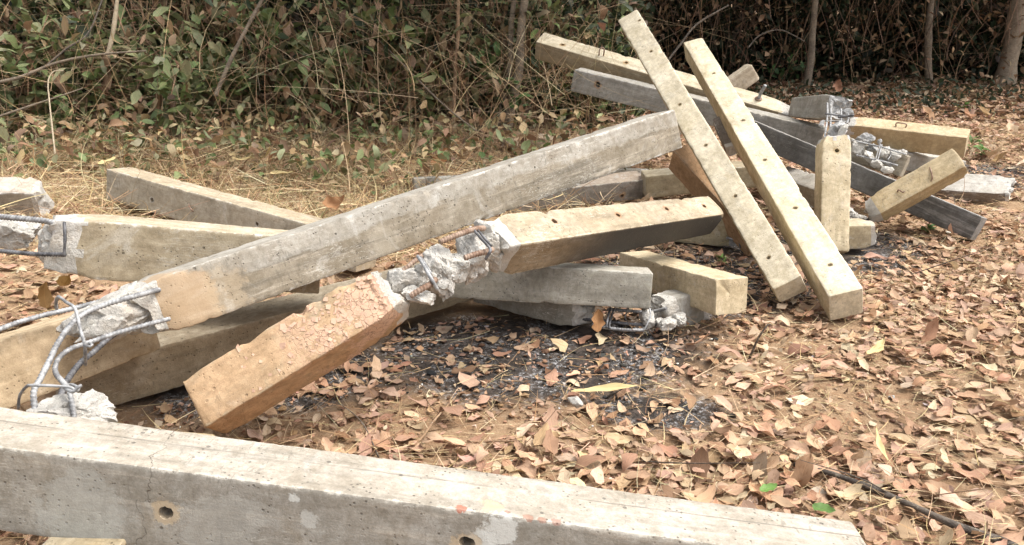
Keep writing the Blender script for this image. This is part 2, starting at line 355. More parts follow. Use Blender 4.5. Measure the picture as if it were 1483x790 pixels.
    for end in (0, 1):
        ring = np.arange(m)+(0 if end == 0 else (n-1)*m); R0 = P[0 if end == 0 else -1]; ctr = R0.mean(0)
        kind = (e0, e1)[end]; amp = (a0, a1)[end]; sg = -1 if end == 0 else 1
        prev = ring
        fr = (.8, .5, .22) if kind == 'cut' else (.9, .78, .64, .5, .36, .22, .1)
        for f in fr:
            C = ctr+(R0-ctr)*f
            if kind != 'cut':
                C = C.copy(); nn = fbm(np.stack([C[:, 1]*20, C[:, 2]*20, C[:, 0]*0+seed+end], -1), 4, seed+61); nn = .45*nn+.55*np.round(nn*5)/5; C[:, 0] = ctr[0]*(1-f)+R0[:, 0]*f+sg*amp*1.7*nn*(1-f*.6)
            else:
                C = C.copy(); C[:, 0] += .0006*fbm(np.stack([C[:, 1]*30, C[:, 2]*30, C[:, 0]*0+seed], -1), 3, seed)
            V.append(C); cur = base+np.arange(m); base += m
            f4 = np.stack([prev[j], cur[j], cur[jn], prev[jn]], -1)
            if end == 1: f4 = f4[:, ::-1]
            Q.append(f4); MI.append(np.full(m, 0 if kind == 'cut' else 1)); prev = cur
        V.append(V[-1].mean(0)[None]); c = base; base += 1
        t3 = np.stack([prev[j], np.full(m, c), prev[jn]], -1)
        if end == 1: t3 = t3[:, ::-1]
        TR.append(t3); MT.append(np.full(m, 0 if kind == 'cut' else 1))
    V = np.concatenate(V); Q = np.concatenate(Q)[:, ::-1]; TR = np.concatenate(TR)[:, ::-1]
    me = mk_mesh(name, V, Q, TR, np.concatenate(MI+MT), True, mats)
    if holes:
        bmc = bmesh.new()
        for (face, hx, off, rad, dep) in holes:
            k2 = 1+tap*(hx/L-.5)
            if face == 'F': c0 = Vector((hx, -w/2*k2, off)); ax = Vector((0, 1, 0))
            elif face == 'T': c0 = Vector((hx, off, h/2*k2)); ax = Vector((0, 0, -1))
            else: c0 = Vector((L, off, 0)); ax = Vector((-1, 0, 0))
            Mx = Matrix.Translation(c0+ax*(dep/2-.01))@ax.to_track_quat('Z', 'Y').to_matrix().to_4x4()
            res = bmesh.ops.create_cone(bmc, cap_ends=True, segments=14, radius1=rad*1.0, radius2=rad*.92, depth=dep+.02, matrix=Mx)
            for v in res['verts']: v.co += Vector((random.uniform(-1, 1), random.uniform(-1, 1), random.uniform(-1, 1)))*rad*.17
        mc = bpy.data.meshes.new('cutter'); bmc.to_mesh(mc); bmc.free()
        for m_ in mats: mc.materials.append(m_)
        a = bpy.data.objects.new('tmp', me); b = bpy.data.objects.new('tmpc', mc); COL.objects.link(a); COL.objects.link(b)
        md = a.modifiers.new('b', 'BOOLEAN'); md.object = b; md.operation = 'DIFFERENCE'; md.solver = 'EXACT'
        dg = bpy.context.evaluated_depsgraph_get(); me2 = bpy.data.meshes.new_from_object(a.evaluated_get(dg))
        bpy.data.objects.remove(a); bpy.data.objects.remove(b); bpy.data.meshes.remove(mc)
        if len(me2.vertices) > len(V)*.8: me = me2; me.name = name
    me.set_sharp_from_angle(angle=R(38))
    return me

# ------------------------------------------------------------------ rocks, bars, wire
def ico(sub):
    bm = bmesh.new(); bmesh.ops.create_icosphere(bm, subdivisions=sub, radius=1)
    V = np.array([v.co[:] for v in bm.verts]); F = np.array([[v.index for v in f.verts] for f in bm.faces]); bm.free(); return V, F
ICO = {s: ico(s) for s in (2, 3, 4, 5)}
def rock_mesh(name, size, mats, seed=0, sub=4, planes=11, rough=.13, flat=None):
    """broken lump: random cleavage planes plus fracture noise; flat=(axis dir, material index) keeps a cast face"""
    g = np.random.default_rng(seed+100); V, F = ICO[sub]
    N = g.normal(size=(planes, 3)); N /= np.linalg.norm(N, axis=1)[:, None]; D = g.uniform(.62, 1.0, planes)
    if flat is not None: N = np.vstack([N, flat]); D = np.append(D, .6)
    dots = V@N.T; rr = np.where(dots > .05, D/np.maximum(dots, .05), 9).min(1); idx = np.where(dots > .05, D/np.maximum(dots, .05), 9).argmin(1)
    r = np.minimum(rr, 1.15); rough_ = np.full(len(V), rough)
    if flat is not None: rough_[idx == planes] *= .12
    S_ = g.normal(size=(46, 3)); S_ /= np.linalg.norm(S_, axis=1)[:, None]; ci_ = (V@S_.T+.05*fbm(V*7+seed, 2, seed)[:, None]).argmax(1)
    r = r*(1+rough_*(.38*g.normal(0, 1, 46)[ci_]+((V-S_[ci_])*g.normal(0, 1.1, (46, 3))[ci_]).sum(1)))
    rid = 1-np.abs(fbm(V*4.2+seed*1.7, 4, seed+8))*2
    r = r*(1+rough_*(fbm(V*2.6+seed, 5, seed, .62)*.9)+rough_*.6*fbm(V*9+seed, 4, seed+4, .65)+rough_*.35*rid)
    P = V*r[:, None]*np.array(size)
    mi = None
    if flat is not None: mi = (idx[F] == planes).all(1).astype(int)
    return mk_mesh(name, P, None, F, mi, True, mats, sharp=33)
def smooth_path(pts, n):
    P = np.array(pts, float)
    if len(P) == 2:
        t = np.linspace(0, 1, n)[:, None]; return P[0]*(1-t)+P[1]*t
    Q = np.vstack([2*P[0]-P[1], P, 2*P[-1]-P[-2]]); out = []
    seg = np.linalg.norm(np.diff(P, axis=0), axis=1); cum = np.concatenate([[0], np.cumsum(seg)]); s = np.linspace(0, cum[-1], n)
    for a in s:
        i = min(np.searchsorted(cum, a, 'right')-1, len(seg)-1); t = (a-cum[i])/seg[i]
        p0, p1, p2, p3 = Q[i:i+4]
        out.append(.5*((2*p1)+(-p0+p2)*t+(2*p0-5*p1+4*p2-p3)*t*t+(-p0+3*p1-3*p2+p3)*t**3))
    return np.array(out)
def tube_arrays(path, rad, k=8, rib=0., pitch=.0105):
    P = np.asarray(path, float); n = len(P); rad = np.broadcast_to(np.asarray(rad, float), (n,))
    T = np.gradient(P, axis=0); T /= np.linalg.norm(T, axis=1)[:, None]+1e-9
    up = np.array([.13, .31, .94]); U = np.zeros_like(P)
    u = np.cross(T[0], up); u /= np.linalg.norm(u)
    for i in range(n):
        u = u-T[i]*(u@T[i]); u /= np.linalg.norm(u)+1e-9; U[i] = u
    W = np.cross(T, U); th = np.arange(k)/k*2*np.pi
    s = np.concatenate([[0], np.cumsum(np.linalg.norm(np.diff(P, axis=0), axis=1))])
    rr = rad[:, None]*np.ones(k)
    if rib:
        ph = (s[:, None]/pitch+th[None]/(2*np.pi)*1.0) % 1.0; rr = rr*(1+rib*(np.exp(-((ph-.5)/.2)**2))+rib*.8*(np.abs(np.sin(th))[None] > .97))
    V = P[:, None]+rr[..., None]*(np.cos(th)[None, :, None]*U[:, None]+np.sin(th)[None, :, None]*W[:, None])
    j = np.arange(k); jn = (j+1) % k; i = np.arange(n-1)[:, None]*k
    Q = np.stack([i+j, i+jn, i+k+jn, i+k+j], -1).reshape(-1, 4)
    V = np.vstack([V.reshape(-1, 3), P[0], P[-1]]); a = n*k
    T3 = np.vstack([np.stack([jn, j, np.full(k, a)], -1), np.stack([(n-1)*k+j, (n-1)*k+jn, np.full(k, a+1)], -1)])
    return V, Q, T3
def bar(name, pts, rad, mat, parent=None, origin=(0, 0, 0), rib=.30, k=10, step=.0019, rough=0.):
    L = sum((Vector(a)-Vector(b)).length for a, b in zip(pts[:-1], pts[1:])); n = max(6, int(L/step)) if rib else max(6, int(L/.008))
    path = smooth_path(pts, n)-np.array(origin)
    r = rad*np.ones(n)
    if rough: r = r*(1+rough*fbm(path*40, 3, 5))
    V, Q, T3 = tube_arrays(path, r, k, rib)
    return link(name, mk_mesh(name, V, Q, T3, None, True, [mat]), parent)

CREAM = (.50, .45, .35); TAN = (.46, .37, .23); YEL = (.52, .39, .20); GREY = (.30, .285, .255); LGREY = (.40, .385, .35); ORG = (.50, .27, .14); DGREY = (.17, .165, .155); SOOT = (.045, .043, .042)
GROUP = 'old concrete fence posts dumped in one pile'
def rims(k, c=(.40, .27, .14), f=1.9, amt=.7):
    out = []
    w_, h_, L_ = FIT[k][7], FIT[k][8], math.exp(FIT[k][6])
    for (face, hx, off, r, d) in HOLES.get(k, ()):
        p = (hx, -w_/2, off) if face == 'F' else (hx, off, h_/2)
        out.append(p+(r*f, c, amt))
    return out
def pm(k, name, mat, e0='cut', e1='cut', **kw):
    p = FIT[k]; return post_mesh(name, math.exp(p[6]), p[7], p[8], p[9], [mat, kw.pop('broken', RUB)], e0, e1, holes=HOLES.get(k, ()), seed=len(k)*7+ord(k[0]), **kw)
def cm(k, name, c1, c2, **kw):
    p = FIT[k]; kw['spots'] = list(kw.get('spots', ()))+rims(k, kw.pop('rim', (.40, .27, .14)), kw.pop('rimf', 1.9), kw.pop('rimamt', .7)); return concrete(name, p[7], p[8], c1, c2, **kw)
def simple(k, label, mat, e0='cut', e1='cut', name='concrete_post', **kw):
    return tag(link(name, pm(k, name, mat, e0, e1, **kw), None, fitM(k)), label, 'concrete post', GROUP)
def seg(root, k, mat, e0, e1, name='post_segment', **kw):
    return link(name, pm(k, name, mat, e0, e1, **kw), root, Matrix.Translation(-root.location)@fitM(k))
def rock(root, name, pos, size, mat, seed, rot=None, sub=4, planes=11, rough=.13, flat=None, mat2=None):
    o = link(name, rock_mesh(name, size, [mat]+([mat2] if mat2 else []), seed, sub, planes, rough, flat), root)
    o.location = Vector(pos)-(root.location if root else Vector()); o.rotation_euler = rot or (random.uniform(-.4, .4), random.uniform(-.4, .4), random.uniform(-3, 3))
    return o
def rbar(root, pts, rad=.006, mat=None, name='rebar', **kw): return bar(name, pts, rad, mat or STEEL, root, root.location, **kw)
def wire(root, pts, rad=.003, mat=None, name='stirrup', **kw): return bar(name, pts, rad, mat or STEEL, root, root.location, rib=0., k=7, rough=.25, **kw)

# --- the long post across the foreground
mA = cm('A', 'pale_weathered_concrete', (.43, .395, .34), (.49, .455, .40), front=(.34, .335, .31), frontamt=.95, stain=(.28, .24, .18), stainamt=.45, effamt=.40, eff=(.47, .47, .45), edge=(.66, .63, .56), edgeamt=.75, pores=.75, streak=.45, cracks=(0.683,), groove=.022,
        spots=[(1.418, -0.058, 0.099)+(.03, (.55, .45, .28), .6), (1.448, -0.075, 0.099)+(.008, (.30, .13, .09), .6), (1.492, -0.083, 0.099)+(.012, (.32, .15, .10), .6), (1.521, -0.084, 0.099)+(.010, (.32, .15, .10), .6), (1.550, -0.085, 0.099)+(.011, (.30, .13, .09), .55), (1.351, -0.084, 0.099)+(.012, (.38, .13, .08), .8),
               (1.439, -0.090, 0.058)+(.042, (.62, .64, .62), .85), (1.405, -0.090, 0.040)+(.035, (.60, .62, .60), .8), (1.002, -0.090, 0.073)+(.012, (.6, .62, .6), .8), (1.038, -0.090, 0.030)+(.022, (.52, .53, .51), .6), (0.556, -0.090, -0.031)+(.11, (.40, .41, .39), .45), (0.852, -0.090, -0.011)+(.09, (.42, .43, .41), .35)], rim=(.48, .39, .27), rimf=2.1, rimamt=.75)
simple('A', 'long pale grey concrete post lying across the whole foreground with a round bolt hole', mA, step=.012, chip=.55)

# --- post under the left part of it
oI = tag(link('concrete_post', post_mesh('concrete_post', .80, .17, .16, 0, [concrete('tan_concrete', .17, .16, TAN, CREAM, stainamt=.3)], seed=5), None, mat4(Vector((-.96, 1.15, .155)), *frame(R(82), R(1.5), 0))), 'tan concrete post underneath the left part of the long foreground post', 'concrete post', GROUP)

# --- long grey post leaning from lower left to the middle, steel bent out of its broken left end
rB = empty('broken_concrete_post', Vector(FIT['B'][:3])); tag(rB, 'long slanting grey post with bent steel bars coming out of its broken left end', 'concrete post', GROUP)
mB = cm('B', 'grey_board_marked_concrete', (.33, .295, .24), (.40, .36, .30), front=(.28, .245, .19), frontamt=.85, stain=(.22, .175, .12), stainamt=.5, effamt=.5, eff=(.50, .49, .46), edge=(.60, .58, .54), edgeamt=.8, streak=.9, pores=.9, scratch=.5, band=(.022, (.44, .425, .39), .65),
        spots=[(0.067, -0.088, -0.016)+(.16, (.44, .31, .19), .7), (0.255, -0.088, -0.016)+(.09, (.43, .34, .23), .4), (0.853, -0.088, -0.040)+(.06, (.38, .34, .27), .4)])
seg(rB, 'B', mB, 'broken', 'cut', name='post_body', step=.016, a0=.035)
MB_ = fitM('B')
def onaxis(k, x, y, z): return fitM(k)@Vector((x, y, z))
def core(root, k, x0, x1, sy, sz, mat, seed, oy=0, oz=0, name='broken_core', rough=.12, sub=5):
    xm = (x0+x1)/2; o = link(name, rock_mesh(name, ((x1-x0)/2*1.15, sy, sz), [mat], seed, sub, 18, rough), root)
    o.matrix_basis = Matrix.Translation(-root.location)@fitM(k)@Matrix.Translation((xm, oy, oz)); return o
core(rB, 'B', -.17, .07, .085, .085, RUBW, 3, 0, .01)
rbar(rB, [(-1.045, 2.351, 0.490), (-1.069, 2.232, 0.515), (-1.127, 2.187, 0.509), (-1.161, 2.132, 0.504), (-1.178, 2.084, 0.489), (-1.184, 2.022, 0.466), (-1.179, 1.962, 0.445), (-1.174, 1.902, 0.426), (-1.173, 1.863, 0.408), (-1.157, 1.825, 0.361)], .0066)
rbar(rB, [(-1.150, 2.441, 0.446), (-1.234, 2.337, 0.454), (-1.277, 2.276, 0.459), (-1.320, 2.214, 0.466), (-1.359, 2.152, 0.470), (-1.370, 2.091, 0.478), (-1.402, 2.008, 0.485)], .0062)
rbar(rB, [(-0.986, 2.257, 0.437), (-1.020, 2.187, 0.449), (-1.080, 2.142, 0.445), (-1.141, 2.087, 0.439), (-1.168, 2.045, 0.440), (-1.178, 2.000, 0.432), (-1.163, 1.953, 0.420), (-1.123, 1.908, 0.414), (-1.090, 1.872, 0.404), (-1.068, 1.833, 0.356)], .0058)
rbar(rB, [(-1.129, 2.255, 0.403), (-1.142, 2.201, 0.400), (-1.161, 2.152, 0.384), (-1.180, 2.105, 0.371), (-1.177, 2.027, 0.362), (-1.153, 1.942, 0.361), (-1.126, 1.872, 0.344)], .007, DKSTEEL)
wire(rB, [(-1.261, 2.183, 0.498), (-1.252, 2.171, 0.523), (-1.229, 2.148, 0.548), (-1.187, 2.106, 0.549), (-1.153, 2.081, 0.540), (-1.129, 2.044, 0.496), (-1.113, 2.022, 0.466), (-1.126, 2.039, 0.425), (-1.151, 2.076, 0.379)], .0045)
wire(rB, [(-1.109, 2.012, 0.467), (-1.088, 2.002, 0.468), (-1.088, 2.013, 0.469), (-1.102, 2.023, 0.468)], .004)
wire(rB, [(-1.228, 1.876, 0.357), (-1.213, 1.870, 0.397), (-1.180, 1.850, 0.431), (-1.155, 1.834, 0.444), (-1.111, 1.842, 0.438), (-1.069, 1.841, 0.435), (-1.053, 1.838, 0.427), (-1.064, 1.867, 0.419), (-1.102, 1.906, 0.409), (-1.132, 1.922, 0.395)], .0038)
wire(rB, [(-1.090, 1.850, 0.430), (-1.056, 1.828, 0.429), (-1.046, 1.831, 0.438), (-1.036, 1.834, 0.444)], .0045)
rock(rB, 'concrete_chunk', (-1.095, 1.872, 0.344), (.078, .06, .048), RUBW, 11, (.1, .2, .4), 5)

# --- left background post, two holes
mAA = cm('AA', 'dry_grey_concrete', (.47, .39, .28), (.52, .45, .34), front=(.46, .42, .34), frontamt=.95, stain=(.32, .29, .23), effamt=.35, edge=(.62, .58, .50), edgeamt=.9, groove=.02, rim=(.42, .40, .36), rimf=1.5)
oAA = simple('AA', 'grey post with pale top and two small holes behind the left of the pile', mAA)
bar('wire_loop', [Vector((.62, -.084, .02)), Vector((.635, -.095, .012)), Vector((.655, -.097, -.004)), Vector((.66, -.09, -.012)), Vector((.645, -.09, .002))], .0035, RUST, oAA, rib=0., k=6)

# --- left post with broken left end, bars running out of the frame
rBB = empty('broken_concrete_post', Vector(FIT['BB'][:3])); tag(rBB, 'tan grey post with crushed end and straight steel bars at the left edge', 'concrete post', GROUP)
mBB = cm('BB', 'olive_tan_concrete', (.50, .42, .30), (.54, .47, .36), front=(.40, .34, .24), frontamt=.9, stain=(.40, .37, .31), stainamt=.4, effamt=.3, edge=(.62, .59, .53), edgeamt=.85, pores=1.)
seg(rBB, 'BB', mBB, 'broken', 'cut', name='post_body', a0=.06)
core(rBB, 'BB', -.03, .09, .082, .088, RUB, 7, .0, 0)
rock(rBB, 'concrete_chunk', (-1.715, 2.817, 0.515), (.075, .06, .05), RUBW, 17, (.2, .1, .3), 5)
rbar(rBB, [(-1.489, 2.704, 0.584), (-1.557, 2.709, 0.597), (-1.695, 2.713, 0.609), (-1.786, 2.716, 0.616)], .0085)
rbar(rBB, [(-1.467, 2.651, 0.498), (-1.580, 2.671, 0.493), (-1.707, 2.693, 0.496), (-1.811, 2.714, 0.494)], .0065, DKSTEEL)
wire(rBB, [(-1.461, 2.669, 0.604), (-1.453, 2.641, 0.558), (-1.461, 2.630, 0.498)], .005, DKSTEEL)

# --- far left stub
mCC = cm('CC', 'pinkish_grey_concrete', (.48, .40, .33), (.52, .46, .40), front=(.36, .33, .28), stainamt=.3, effamt=.6, eff=(.66, .66, .64), edgeamt=.9, edge=(.68, .68, .66))
simple('CC', 'short chipped post end entering from the left edge behind the crushed post', mCC, 'cut', 'broken', name='broken_concrete_post', a1=.025, broken=RUBW)

# --- snapped post: orange flaking half and sooty half, still tied together by its bars
rC = empty('broken_concrete_post', Vector(FIT['C'][:3])); tag(rC, 'post snapped in two, flaking orange half tied by steel to sooty tan half', 'concrete post', GROUP)
mC = cm('C', 'orange_stained_concrete', (.54, .38, .235), (.56, .385, .24), front=(.54, .34, .19), frontamt=.8, stain=(.42, .36, .25), stainamt=.55, effamt=.12, edge=(.50, .42, .30), edgeamt=.5, pores=.3, streak=.25, scratch=.2, peel=((.64, .42, .30), (.25, .45)))
oC = seg(rC, 'C', mC, 'cut', 'broken', a1=.03, chip=1.3); oC['label'] = 'orange half with flaking red paint'
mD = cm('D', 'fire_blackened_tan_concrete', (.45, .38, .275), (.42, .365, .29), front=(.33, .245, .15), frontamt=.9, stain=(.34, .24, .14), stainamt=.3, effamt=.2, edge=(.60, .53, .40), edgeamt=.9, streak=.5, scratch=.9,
        endsoot=(.10, .60, (.055, .052, .048), .93), rim=(.34, .20, .11), rimf=1.8, rimamt=.75)
oD = seg(rC, 'D', mD, 'broken', 'cut', a0=.03, chip=1.2); oD['label'] = 'tan half blackened by fire on its underside'
for i, (P, s, sd_, m_, fl) in enumerate([((-0.345, 2.547, 0.445), (.058, .052, .045), 21, RUBW, None), ((-0.183, 2.677, 0.450), (.07, .045, .042), 35, RUB, None), ((-0.290, 2.586, 0.435), (.058, .042, .04), 36, RUB, None), ((-0.281, 2.472, 0.415), (.06, .03, .02), 22, RUB, None), ((-0.233, 2.633, 0.449), (.056, .052, .078), 23, RUBW, None), ((-0.137, 2.744, 0.461), (.058, .052, .08), 24, RUBW, None), ((-0.071, 2.840, 0.462), (.06, .06, .075), 25, RUB, None), ((-0.218, 2.504, 0.445), (.018, .017, .016), 26, RUBW, None), ((-0.288, 2.538, 0.479), (.014, .02, .03), 27, RUB, None), ((-0.316, 2.497, 0.424), (.035, .03, .026), 28, RUB, None), ((-0.190, 2.717, 0.443), (.04, .05, .05), 29, RUB, None)]):
    rock(rC, 'concrete_chunk', P, s, m_, sd_, sub=5 if s[0] > .03 else 3)
rbar(rC, [(-0.098, 2.796, 0.544), (-0.130, 2.718, 0.563), (-0.184, 2.663, 0.560), (-0.233, 2.627, 0.549)], .0085, RUST)
rbar(rC, [(-0.068, 2.714, 0.494), (-0.080, 2.674, 0.502), (-0.116, 2.643, 0.503), (-0.154, 2.619, 0.497)], .0085, RUST)
rbar(rC, [(-0.240, 2.492, 0.470), (-0.253, 2.459, 0.466), (-0.280, 2.435, 0.458), (-0.311, 2.419, 0.443)], .0085, RUST)
rbar(rC, [(-0.367, 2.552, 0.459), (-0.325, 2.584, 0.488), (-0.289, 2.632, 0.502), (-0.235, 2.714, 0.494)], .007, RUST)
wire(rC, [(-0.299, 2.555, 0.526), (-0.277, 2.508, 0.513), (-0.260, 2.480, 0.495), (-0.243, 2.453, 0.478), (-0.229, 2.453, 0.450)], .0055)
wire(rC, [(-0.290, 2.554, 0.522), (-0.268, 2.507, 0.510), (-0.251, 2.479, 0.493)], .0045)
wire(rC, [(-0.128, 2.718, 0.563), (-0.101, 2.669, 0.547), (-0.073, 2.650, 0.522), (-0.073, 2.635, 0.511), (-0.087, 2.636, 0.486)], .005, DKSTEEL)
wire(rC, [(-0.119, 2.738, 0.561), (-0.093, 2.690, 0.545), (-0.067, 2.670, 0.520)], .0045, DKSTEEL)
# curled plates of red paint lifting off the orange half
mFl = NT('red_paint'); fo = mFl.n('TexCoord').outputs['Object']; mFl.L(mFl.mix(mFl.noise(fo, 20, 4), (.56, .34, .235), (.66, .45, .33)), mFl.b.inputs['Base Color']); mFl.b.inputs['Roughness'].default_value = .85
flm = []
for s in range(8):
    g = np.random.default_rng(s+50); k = 7; th = np.sort(g.uniform(0, 6.28, k)); rr = g.uniform(.55, 1.1, k)
    V = np.stack([np.cos(th)*rr, np.sin(th)*rr, np.zeros(k)], -1); V[:, 2] = .10*V[:, 0]**2+.06*g.normal(size=k)*.5
    V2 = V.copy(); V2[:, 2] -= .04
    Vv = np.vstack([V, V2, [[0, 0, .0]]]); j = np.arange(k); jn = (j+1) % k
    flm.append(mk_mesh('paint_flake', Vv, np.stack([j, k+j, k+jn, jn], -1), np.vstack([np.stack([j, jn, np.full(k, 2*k)], -1)]), None, False, [mFl.m]))
pC = FIT['C']; LC = math.exp(pC[6]); g = np.random.default_rng(3)
for i in range(120):
    x = np.clip(g.normal(.78, .16) if i < 100 else g.uniform(.15, .9), .1, .95)*LC; y = g.uniform(-.42, .44)*pC[7]; s = g.uniform(.004, .013)
    if i > 108: s *= .7
    o = bpy.data.objects.new('paint_flake', flm[i % 8]); COL.objects.link(o); o.parent = oC
    o.matrix_basis = Matrix.Translation((x, y, pC[8]/2*(1+pC[9]*(x/LC-.5))+s*.035+.0006))@Euler((g.normal(0, .10), g.normal(0, .10), g.uniform(0, 6.28))).to_matrix().to_4x4()@Matrix.Diagonal((s*1.25, s, s, 1))

# --- stack at lower left
mE = cm('E', 'warm_tan_concrete', (.52, .40, .25), (.55, .44, .30), front=(.45, .345, .23), frontamt=.85, stain=(.40, .33, .22), stainamt=.35, effamt=.15, edge=(.58, .47, .32), edgeamt=.6, groove=.0, pores=.7)
simple('E', 'tan post at the lower left passing under the bent steel bars', mE)
mF = cm('F', 'dull_tan_concrete', (.40, .34, .25), (.44, .38, .29), front=(.36, .29, .20), frontamt=.85, stain=(.36, .28, .18), stainamt=.35, effamt=.12, edge=(.52, .46, .36), edgeamt=.7)
simple('F', 'shaded tan post lying on the ground behind the orange snapped post', mF)

# --- middle low posts
mG = cm('G', 'grey_streaked_concrete', (.42, .40, .355), (.47, .445, .39), front=(.33, .32, .28), frontamt=.85, stain=(.17, .17, .155), stainamt=.55, effamt=.45, eff=(.47, .46, .38), edge=(.54, .53, .49), edgeamt=.7, pores=.9, cracks=(.33,))
simple('G', 'smooth grey post with a clean square right end low in the middle of the pile', mG)
mH = cm('H', 'yellowish_concrete', (.64, .54, .37), (.67, .58, .42), front=(.55, .45, .30), frontamt=.7, stain=(.42, .33, .20), stainamt=.35, effamt=.2, edge=(.62, .55, .42), edgeamt=.5, pores=.8, cracks=(.42,))
oH = simple('H', 'short yellowish post with its square end facing the camera at the middle right', mH)
rI = empty('broken_concrete_post', Vector(FIT['I'][:3])); tag(rI, 'crushed post on the ash under the smooth grey post with its steel cage bared', 'concrete post', GROUP)
mI = cm('I', 'flaky_grey_concrete', (.36, .35, .31), (.42, .40, .36), stain=(.22, .21, .19), stainamt=.5, effamt=.5, scratch=.9)
seg(rI, 'I', mI, 'cut', 'broken', a1=.035)
link('post_segment', post_mesh('post_segment', .22, .13, .135, 0, [mI, RUB], 'broken', 'broken', a0=.035, a1=.03, seed=91, step=.012, chip=1.5), rI, Matrix.Translation(-rI.location)@mat4(Vector((0.609, 3.252, 0.043)), *frame(R(32), R(-3), R(-8))))
rock(rI, 'concrete_chunk', (0.675, 3.148, 0.051), (.055, .03, .03), RUBW, 31)
rock(rI, 'concrete_chunk', (0.597, 3.124, 0.043), (.03, .025, .018), RUB, 37)
rock(rI, 'concrete_chunk', (0.545, 3.150, 0.056), (.038, .03, .032), RUBW, 32)
wire(rI, [(0.400, 3.202, 0.082), (0.382, 3.132, 0.064), (0.374, 3.101, 0.038)], .005, DKSTEEL)
wire(rI, [(0.414, 3.201, 0.080), (0.395, 3.148, 0.051), (0.385, 3.100, 0.035)], .004, DKSTEEL)
rbar(rI, [(0.325, 3.161, 0.027), (0.376, 3.120, 0.030), (0.447, 3.089, 0.034), (0.521, 3.080, 0.038)], .006, STEEL)
rbar(rI, [(0.279, 3.224, 0.024), (0.401, 3.173, 0.031), (0.550, 3.142, 0.032), (0.628, 3.146, 0.045)], .006, DKSTEEL)
rbar(rI, [(0.393, 3.238, 0.062), (0.464, 3.236, 0.056), (0.563, 3.234, 0.051), (0.623, 3.183, 0.087)], .006, STEEL)
wire(rI, [(0.546, 3.127, 0.110), (0.546, 3.099, 0.090), (0.533, 3.080, 0.068), (0.517, 3.071, 0.042), (0.486, 3.079, 0.036)], .0035)
wire(rI, [(0.470, 3.215, 0.059), (0.460, 3.198, 0.041), (0.475, 3.181, 0.024)], .003)
mFF = cm('FF', 'pale_yellow_concrete', (.52, .46, .33), (.55, .50, .38), front=(.47, .42, .28), effamt=.5, eff=(.60, .58, .50), stainamt=.2)
rFF = empty('broken_concrete_post', Vector(FIT['FF'][:3])); tag(rFF, 'low pale post end behind the sooty half, steel bared at its right end', 'concrete post', GROUP)
seg(rFF, 'FF', mFF, 'cut', 'broken', a1=.03, broken=RUBS)
rbar(rFF, [(1.112, 4.215, 0.057), (1.184, 4.170, 0.052), (1.249, 4.148, 0.048)], .006, STEEL)
wire(rFF, [(1.162, 4.229, 0.097), (1.163, 4.163, 0.062), (1.168, 4.139, 0.025)], .004, DKSTEEL)
mGG = cm('GG', 'mottled_grey_concrete', (.46, .38, .31), (.50, .43, .36), front=(.38, .375, .355), frontamt=.95, stain=(.20, .195, .185), stainamt=.5, effamt=.65, eff=(.55, .55, .54), edgeamt=.8, rim=(.45, .30, .18), rimf=2.0)
simple('GG', 'mottled grey white post with one tan ringed hole under the long slanting post', mGG)
mDD = cm('DD', 'plain_grey_concrete', (.36, .35, .32), (.42, .41, .38), front=(.40, .38, .33), stainamt=.4)
rDD = simple('DD', 'grey post whose end peeps out behind the middle of the long slanting post', mDD, 'cut', 'broken', name='broken_concrete_post')
for i in range(7):
    bar('rebar', [Vector((1.36, -.05+.017*i, -.03+.01*(i % 3))), Vector((1.46, -.05+.02*i, .0+.015*(i % 2))), Vector((1.56+.02*(i % 3), -.06+.022*i, .04-.02*(i % 3)))], .0035, RUST if i % 2 else DKSTEEL, rDD, rib=0., k=6)
mEE = cm('EE', 'weathered_tan_concrete', (.44, .38, .27), (.48, .42, .31), front=(.40, .34, .22), stain=(.22, .18, .10), stainamt=.55, effamt=.15)
simple('EE', 'small tan post face seen behind the sooty half below the crossing posts', mEE)
mP = cm('P', 'brown_stained_concrete', (.36, .23, .13), (.40, .26, .15), front=(.33, .21, .12), stainamt=.25, effamt=.05, edgeamt=.2)
simple('P', 'brown stained post leaning behind the left crossing post', mP)

# --- the two long posts leaning across the pile
mJ = cm('J', 'cream_concrete', (.68, .61, .46), (.71, .645, .51), stain=(.45, .37, .22), stainamt=.45, effamt=.3, eff=(.62, .60, .54), edge=(.70, .66, .56), edgeamt=.4, pores=.45, streak=.25, scratch=.2, scuff=.35, front=(.50, .42, .26), frontamt=.6, rim=(.40, .30, .17), rimf=1.5, rimamt=.5)
simple('J', 'left one of the two long cream posts crossing at the top of the pile', mJ, chip=1.5)
mK = cm('K', 'bright_cream_concrete', (.73, .655, .49), (.76, .69, .54), front=(.56, .47, .31), frontamt=.9, stain=(.46, .38, .23), stainamt=.4, effamt=.3, eff=(.64, .62, .56), edge=(.72, .67, .56), edgeamt=.4, pores=.4, streak=.35, scratch=.3, scuff=.35, rim=(.42, .32, .19), rimf=1.5, rimamt=.4, cracks=(1.35, 2.25))
oK = simple('K', 'right one of the two long cream posts, its square end on the leaves', mK, chip=1.3)
mQ = cm('Q', 'charred_concrete', (.16, .13, .11), (.26, .23, .20), stain=(.06, .05, .05), stainamt=.7, effamt=.5)
simple('Q', 'dark charred post stub wedged between the two crossing cream posts', mQ, 'cut', 'broken', name='broken_concrete_post', a1=.02)

